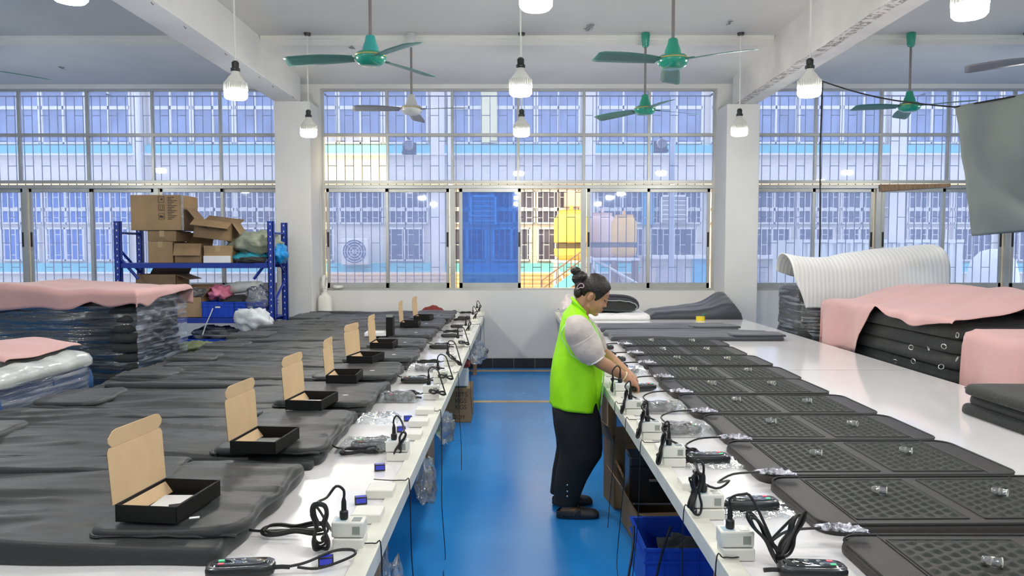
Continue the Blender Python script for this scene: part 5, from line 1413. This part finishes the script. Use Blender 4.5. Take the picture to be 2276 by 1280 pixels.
# low shelf
z_l = .352
for (a, b, lab) in ((396, 500, 'wide blue crate on the bottom rack shelf, left one'), (502, 590, 'blue crate on the bottom rack shelf, right one')):
    open_crate('plastic_crate', lab, rx(a), rx(b), 8.9, 9.33, z_l, z_l + .25, M['blue_crate'], 'blue crates on the rack')
crumple('dark_bag', 'dark wrapped bundle in the bottom left crate of the rack', (rx(470), 9.12, z_l + .28), (.26, .16, .10), 'black_fab', 'bag', seed=27)
crumple('clear_bag', 'clear film over the dark bundle in the bottom rack crate', (rx(470), 9.10, z_l + .29), (.28, .17, .11), 'film_thick', 'plastic bag', seed=27, grp='clear plastic bags')
crumple('white_bag', 'translucent white bag leaning by the right rack post above the fabric mats', (rx(560, 8.0), 8.0, .92), (.20, .12, .14), simple('white_thin_bag', (.62, .66, .70), .35, var=.2, scale=8, bump=.8, bscale=14), 'plastic bag', seed=31, amp=.3)
t = carton('carton_box', 'flat brown carton on the floor with green cloth beside the left table', -3.6, -3.02, 7.2, 7.9, 0, .62, 'carton_dark', 0)
crumple('green_cloth', 'olive green cloth heap on the flat carton beside the left table', (-3.22, 7.5, .68), (.24, .2, .07), simple('olive_cloth', (.16, .19, .10), .8, var=.3), 'cloth', seed=33)
tag(MB().tube(spline([(rx(470, 8.85), 8.86, .98), (rx(465, 8.85), 8.84, .90), (rx(455, 8.85), 8.84, .78), (rx(447, 8.85), 8.84, .66)], 5), .006, 6).build('white_string', M['white_plastic']), 'white string dangling from the middle rack shelf', 'string')
# ================================================================ the woman at the right table
BY = 4.70
pw = thing('person', 'woman in lime green vest and black trousers leaning over the right table', 'person', (hung(1280, BY), BY, 0))
P0 = Vector(pw.location)
def B(px, py, y=BY): return at(px, py, y) - P0
def mpx(n, y=BY): return n * y / F_PX
def ringloft(mb, secs, n=28, p=2.2):
    """secs: (point, half width along x', half width lateral, tilt deg about y)"""
    mb.loft([(c, a, b, Matrix.Rotation(R(t), 3, 'Y')) for c, a, b, t in secs], n, True, p)
def limb(mb, pts, rs, n=14, k=5):
    pts = [Vector(q) for q in pts]; sp_ = spline(pts, k); m = len(pts) - 1; rr = []
    for i in range(len(sp_)):
        t = i / k; a = min(int(t), m - 1) if m else 0; f = min(1, t - a); rr.append(rs[a] * (1 - f) + rs[a + 1] * f)
    mb.tube(sp_, .01, n, True, rr)
HO = B(1318, 655); TH = 28
HQ = Matrix.Rotation(R(TH), 3, 'Y')
def H(x, y, z): return HO + HQ @ Vector((x, y, z))
body = MB()
def hell(c, r, extra=None): body.ell(H(*c), r, (0, R(TH), 0), 22, 16)
hell((-.002, 0, .032), (.094, .074, .090)); hell((.030, 0, -.030), (.064, .060, .088)); hell((.066, 0, -.098), (.024, .028, .018))
hell((.020, 0, -.075), (.058, .052, .034)); hell((.100, 0, -.026), (.013, .012, .011)); hell((.093, 0, -.004), (.011, .008, .026))
for s in (-1, 1):
    hell((.060, s * .032, -.036), (.028, .025, .030)); hell((-.018, s * .073, -.020), (.017, .009, .030)); hell((-.016, s * .078, -.004), (.010, .008, .016))
    hell((.074, s * .028, .032), (.020, .024, .010)); hell((.094, s * .009, -.032), (.008, .006, .007)); hell((.080, s * .029, .008), (.013, .015, .011))
hell((.090, 0, -.058), (.013, .020, .006)); hell((.087, 0, -.072), (.013, .017, .007))
limb(body, [H(-.030, 0, -.03), H(-.032, 0, -.10), B(1288, 700), B(1286, 730)], [.052, .050, .058, .09])
# torso and hips inside the clothes
ringloft(body, [(B(1278, 905), mpx(44), .15, 4), (B(1281, 850), mpx(42), .145, 4), (B(1286, 790), mpx(40), .145, 5), (B(1288, 745), mpx(38), .15, 12), (B(1287, 715), mpx(24), .11, 26), (B(1287, 702), mpx(14), .06, 34)], 24)
def arm(sh, el, wr, hand, rsh=.046):
    limb(body, [sh, (Vector(sh) + Vector(el)) / 2, el, (Vector(el) * .6 + Vector(wr) * .4), wr, hand], [rsh, .045, .041, .040, .025, .022])
ya, yb_ = 4.46, 4.90
near_w, far_w = B(1392, 840, 4.50), B(1392, 826, 4.70)
hn, hf = B(1411, 852, 4.55), B(1412, 845, 4.66)
arm(B(1286, 722, 4.54), B(1325, 797, ya), near_w, hn); arm(B(1290, 722, 4.86), B(1336, 780, yb_), far_w, hf)
def hand(w, c, side, tgt):
    """palm between wrist and knuckles, four bent fingers and a thumb"""
    w = Vector(w); c = Vector(c); d = (c - w).normalized(); lat = Vector((0, 1, 0)); lat = (lat - d * lat.dot(d)).normalized(); dn = d.cross(lat) if d.cross(lat).z < 0 else -d.cross(lat)
    kn = w + d * .088
    vs = []
    body.loft([(w + d * .0, .020, .025, None) for _ in ()], 3) if False else None
    q = Matrix((lat, dn, d)).transposed()
    body.loft([(w - d * .01, .026, .019, q), (w + d * .03, .034, .017, q), (w + d * .065, .040, .016, q), (w + d * .092, .037, .012, q)], 18, True, 2.6)
    for k, (o_, ln) in enumerate(((-.030, .062), (-.010, .072), (.011, .067), (.030, .052))):
        a = w + d * .082 + lat * o_; bend = .5 + .12 * k
        b = a + d * ln * .45 + dn * ln * .22; c2 = b + (d * .25 + dn * .36) * ln; e = c2 + (dn * .30 - d * .02) * ln
        limb(body, [a, b, c2, e], [.0095, .0088, .0080, .0065], 10, 3)
    t0 = w + d * .03 + lat * (.030 * side) + dn * .006
    limb(body, [t0, t0 + d * .028 + lat * (.020 * side) + dn * .014, t0 + d * .052 + lat * (.016 * side) + dn * .030, t0 + d * .068 + lat * (.004 * side) + dn * .040], [.014, .0115, .0095, .0075], 10, 3)
hand(near_w, hn, 1, None); hand(far_w, hf, -1, None)
# legs and feet
def leg_pts(dy, dx, z_off=0):
    return [B(1283 + dx, 905, BY) + Vector((0, dy, 0)), B(1290 + dx, 985, BY) + Vector((0, dy, 0)), B(1262 + dx, 1065, BY) + Vector((0, dy, 0))]
for (dy, ax, az) in ((-.115, 1261, 1135), (.13, 1250, 1108)):
    y = BY + dy
    an = atz(ax, 1150 if dy < 0 else 1116, .07) - P0; an.y = dy; an.x = (at(ax, 1120, y) - P0).x; an.z = .075
    kn = B(1300, 1000) ; kn.y = dy; hp = B(1281, 900); hp.y = dy * .8
    limb(body, [hp, (hp + kn) / 2, kn, kn.lerp(an, .45) + Vector((-.03, 0, 0)), an + Vector((0, 0, .06)), an + Vector((0, 0, -.01))], [.085, .078, .056, .052, .034, .034])
    body.ell(an + Vector((-.012, 0, -.040)), (.038, .030, .032), None, 14, 10)
    body.loft([(an + Vector((-.045, 0, -.055)), .018, .026, Matrix.Rotation(R(90), 3, 'Y')), (an + Vector((.0, 0, -.030)), .040, .032, Matrix.Rotation(R(90), 3, 'Y')), (an + Vector((.07, 0, -.042)), .027, .036, Matrix.Rotation(R(90), 3, 'Y')), (an + Vector((.14, 0, -.054)), .014, .038, Matrix.Rotation(R(90), 3, 'Y')), (an + Vector((.175, 0, -.058)), .008, .026, Matrix.Rotation(R(90), 3, 'Y'))], 18)
    # slip-on shoe: sole, toe cap and strap
    so = MB(); ol = []
    for k in range(28):
        a = 2 * PI * k / 28; xx = .065 + .135 * math.cos(a); wv = .043 + .008 * math.cos(a - .3)
        ol.append((an.x + xx, dy + wv * math.sin(a) * (1 if abs(math.cos(a)) < .9 else .9)))
    so.prism([(a, b) for a, b in ol], .002, .026, 'xy')
    sh = so.build('shoe', simple('dark_rubber_shoe', (.035, .035, .037), .55, var=.1), pw, bevel=.006)
    q9 = Matrix.Rotation(R(90), 3, 'Y'); tc_ = MB()
    n_ = 18
    def toe(u, v):
        x = an.x + .075 + .122 * u; a = PI * v
        wd = .049 * (1 - max(0, u - .6) ** 2 * 3.2) ; hh = .052 * (1 - .35 * u - max(0, u - .7) ** 2 * 4)
        return (x, dy - wd * math.cos(a), .018 + hh * math.sin(a) ** .8)
    tc_.grid(toe, 14, 14).build('toe_cap', sh.data.materials[0], sh, smooth=180, solid=-.004)
    def rim(u, v):
        a = PI * (.0 + 1.0 * u); xx = an.x + .08 - .145 * math.sin(a) ** .8; return (xx, dy - .047 * math.cos(a), .02 + (.022 + .02 * abs(math.cos(a))) * v)
    MB().grid(rim, 24, 3).build('heel_rim', sh.data.materials[0], sh, smooth=180, solid=.003)
    MB().tube(spline([(an.x + .035, dy - .049, .03), (an.x + .055, dy - .040, .062), (an.x + .066, dy, .078), (an.x + .055, dy + .040, .062), (an.x + .035, dy + .049, .03)], 6), .007, 6).build('strap', sh.data.materials[0], sh)
bo = body.build('body', M['skin'], pw, remesh=.0045, smooth_it=4)
bo['label'] = 'bare skin of the face, neck, forearms, hands and feet'
# trousers
tr = MB(); q0 = None
for dy, fx_ in ((-.10, 0), (.11, -2)):
    def S_(py, a, b, w_, t=0): c = B((a + b) / 2 + fx_, py); c.y = dy; return (c, mpx(b - a) / 2, w_, t)
    tr.loft([(c, a, b, Matrix.Rotation(R(t), 3, 'Y')) for c, a, b, t in (S_(880, 1233, 1325, .075), S_(900, 1231, 1327, .08), S_(918, 1230, 1332, .09), S_(950, 1233, 1335, .10), S_(985, 1239, 1336, .10), S_(1003, 1240, 1333, .098), S_(1028, 1236, 1316, .09), S_(1055, 1231, 1301, .082), S_(1085, 1228, 1289, .076), S_(1108, 1226, 1281, .074))], 28, True, 2.3)
tr.loft([(B(1280, 915), mpx(50), .185, None), (B(1280, 880), mpx(47), .18, None), (B(1281, 850), mpx(43), .16, None)], 28, True, 2.4)
for v_i, v in enumerate(tr.v):
    k = .006 * vn(v[0] * 9, v[1] * 9, v[2] * 5) + .004 * vn(v[0] * 20, v[1] * 18, v[2] * 14); tr.v[v_i] = (v[0] + k, v[1] + k, v[2])
trs = tr.build('trousers', M['trousers'], pw, remesh=.008, smooth_it=3)
for py in (1078, 1092, 1103):
    p = B(1261, py, 4.515); MB().ell(p, (.006, .003, .006), None, 10, 6).build('button', M['metal'], trs)
# vest
vs_ = [(1278, 902, 57, .205, 6), (1279, 875, 57.5, .205, 5), (1281, 840, 57, .20, 4), (1285, 800, 56, .198, 5), (1288, 764, 51, .198, 9), (1287, 736, 46, .20, 15), (1285, 714, 38, .185, 24), (1286, 699, 29, .14, 32), (1288, 688, 22, .092, 40)]
N = 48
def vsec(px, py, h, w_, t):
    c = B(px, py); q = Matrix.Rotation(R(t), 3, 'Y'); out = []
    for k in range(N):
        a = 2 * PI * k / N; co, si = math.cos(a), math.sin(a)
        p = Vector((mpx(h) * math.copysign(abs(co) ** .85, co), w_ * math.copysign(abs(si) ** .85, si), 0))
        out.append(c + q @ p)
    return out
vm = MB(); rings = [vsec(*s) for s in vs_]
# refine between rings
fr = []
for i in range(len(rings) - 1):
    for j in range(5):
        fr.append([rings[i][k].lerp(rings[i + 1][k], j / 5) for k in range(N)])
fr.append(rings[-1])
for i, rg in enumerate(fr):
    for k in range(N):
        p = rg[k]; a = 2 * PI * k / N
        d = Vector((math.cos(a), math.sin(a), 0)); w1 = .010 * vn(p.x * 7 + 2, p.y * 6, p.z * 5) + .006 * vn(p.x * 16, p.y * 14, p.z * 9)
        rg[k] = p + d * (w1 + .004 * (1 - i / len(fr)) * math.sin(a * 9))
verts = [p for rg in fr for p in rg]; faces = []
for i in range(len(fr) - 1):
    for k in range(N): faces.append((i * N + k, i * N + (k + 1) % N, (i + 1) * N + (k + 1) % N, (i + 1) * N + k))
vm.add(verts, faces)
vest = vm.build('vest', M['vest'], pw, smooth=180, solid=-.006)
# collar
col = MB(); cr = []
for j, (px, py, h, w_, t) in enumerate(((1288, 690, 24, .098, 42), (1287, 683, 22.5, .088, 44), (1287, 676, 22, .080, 46), (1285, 681, 25, .092, 46))):
    cr.append(vsec(px, py, h, w_, t))
vv = [p for rg in cr for p in rg]; ff = []
for i in range(len(cr) - 1):
    for k in range(N): ff.append((i * N + k, i * N + (k + 1) % N, (i + 1) * N + (k + 1) % N, (i + 1) * N + k))
col.add(vv, ff).build('collar', M['vest'], vest, smooth=180, solid=.004)
MB().tube(spline([B(1318, 716, 4.60), B(1336, 760, 4.60), B(1343, 800, 4.61), B(1340, 860, 4.62), B(1336, 900, 4.62)], 5), .004, 6).build('front_zip', M['vest_trim'], vest)
# puffed blouse sleeves coming out of the vest
for (y0, y1, y2, sgn, ox, oy) in ((4.535, 4.47, 4.455, -1, 0, 0), (4.87, 4.89, 4.89, 1, 8, -8)):
    pts = [B(1279 + ox * .3, 716, y0), B(1286 + ox, 736 + oy, y1), B(1297 + ox, 757 + oy, y1), B(1311 + ox, 778 + oy, y2), B(1322 + ox, 794 + oy, y2), B(1326 + ox, 800 + oy, y2)]
    rs = [.055, .088, .096, .086, .066, .058]
    m = MB(); spp = spline(pts, 5); rr = []
    for i in range(len(spp)):
        t = i / 5; a = min(int(t), 4); f = min(1, t - a); rr.append(rs[a] * (1 - f) + rs[a + 1] * f)
    m.tube(spp, .01, 32, False, rr)
    for i, v in enumerate(m.v):
        v = Vector(v); c = spp[i // 32]; d = (v - c).normalized()
        d2 = d * (.012 * vn(v.x * 12, v.y * 12, v.z * 12 + sgn) + .011 * abs(vn(v.x * 26, v.y * 26, v.z * 18))); w2 = v + d2
        w2.y = c.y + (w2.y - c.y) * .78; m.v[i] = tuple(w2)
    sl_ = m.build('sleeve', M['sleeve'], pw, smooth=180, solid=-.003)
    e = (spp[-1] - spp[-3]).normalized(); qq = e.to_track_quat('Z', 'Y').to_matrix()
    MB().tube([spp[-1] + qq @ Vector((.056 * math.cos(a * PI / 12), .047 * math.sin(a * PI / 12), 0)) for a in range(25)], .005, 6).build('cuff_band', M['white_paper'], sl_)
# armhole edge
MB().tube(spline([B(1272, 704, 4.500), B(1254, 726, 4.472), B(1247, 745, 4.472), B(1258, 768, 4.47), B(1272, 790, 4.48), B(1300, 806, 4.48)], 5), .005, 6).build('armhole_trim', M['vest_trim'], vest)
# hair
hm_ = MB()
def hairf(u, v):
    th = PI * v; ph = 2 * PI * u
    d = Vector((math.sin(th) * math.cos(ph), math.sin(th) * math.sin(ph), math.cos(th)))
    p = Vector((-.008 + .104 * d.x, .083 * d.y, .036 + .098 * d.z))
    k = 1.0
    line = .034 + .45 * (p.z + .02)
    if p.z < .10 and p.x > line: k = max(.80, 1 - (p.x - line) * 14)
    if p.z < -.045: k = min(k, max(.7, 1 - (-.045 - p.z) * 5))
    ear = math.hypot(p.x + .018, p.z + .022)
    if abs(p.y) > .05 and ear < .036: k = min(k, .86)
    p = Vector((-.008, 0, .03)) + (p - Vector((-.008, 0, .03))) * k
    st_ = .0016 * math.sin(ph * 46 + 4 * th)
    return H(*(p * (1 + st_ / .09)))
hm_.grid(hairf, 96, 56)
hr = hm_.build('hair', M['hair'], pw, smooth=180)
bm_ = MB(); bm_.ell(H(-.125, 0, .055), (.052, .048, .040), (0, R(-20), 0), 20, 14); bm_.ell(H(-.168, -.005, .082), (.034, .034, .027), None, 16, 10); bm_.ell(H(-.10, -.01, .012), (.034, .04, .04), None, 16, 10); bm_.ell(H(-.09, 0, -.03), (.03, .05, .04), None, 14, 10)
for i, v in enumerate(bm_.v): v = Vector(v); bm_.v[i] = tuple(v + (v - H(-.118, 0, .04)).normalized() * (.004 * vn(v.x * 60, v.y * 60, v.z * 60) + .003 * math.sin(v.z * 400)))
bm_.build('hair_bun', M['hair'], hr, remesh=.004, smooth_it=2)
MB().tube(spline([H(-.118, -.060, .0), H(-.112, -.062, .022), H(-.098, -.070, .030), H(-.085, -.078, .020), H(-.088, -.078, .008), H(-.10, -.070, .003), H(-.112, -.062, -.014), H(-.118, -.060, .0)], 5), .0028, 6).build('hair_clip', simple('rose_clip', (.65, .45, .5), .3, .4, var=0), hr)
for s in (-1, 1):
    MB().tube(spline([H(.072, s * .046, .006), H(.083, s * .038, .001), H(.089, s * .028, -.001), H(.0915, s * .018, .002)], 4), .0022, 6).build('eyelashes', M['hair'], pw)
    MB().tube(spline([H(.070, s * .049, .034), H(.084, s * .038, .040), H(.093, s * .022, .038), H(.095, s * .012, .034)], 4), .003, 6, rs=None).build('eyebrow', M['hair'], pw)
MB().ell(H(.099, 0, -.060), (.006, .018, .004), (0, R(TH), 0), 14, 8).ell(H(.096, 0, -.070), (.006, .015, .0045), (0, R(TH), 0), 14, 8).build('lips', M['lips'], pw)
dw = (near_w - B(1325, 797, ya)).normalized(); qq = dw.to_track_quat('Z', 'Y').to_matrix(); wc = near_w - dw * .02
MB().tube([wc + qq @ Vector((.031 * math.cos(a * PI / 12), .030 * math.sin(a * PI / 12), 0)) for a in range(25)], .004, 6).build('bracelet', simple('pale_bracelet', (.75, .68, .42), .3, var=0), pw)
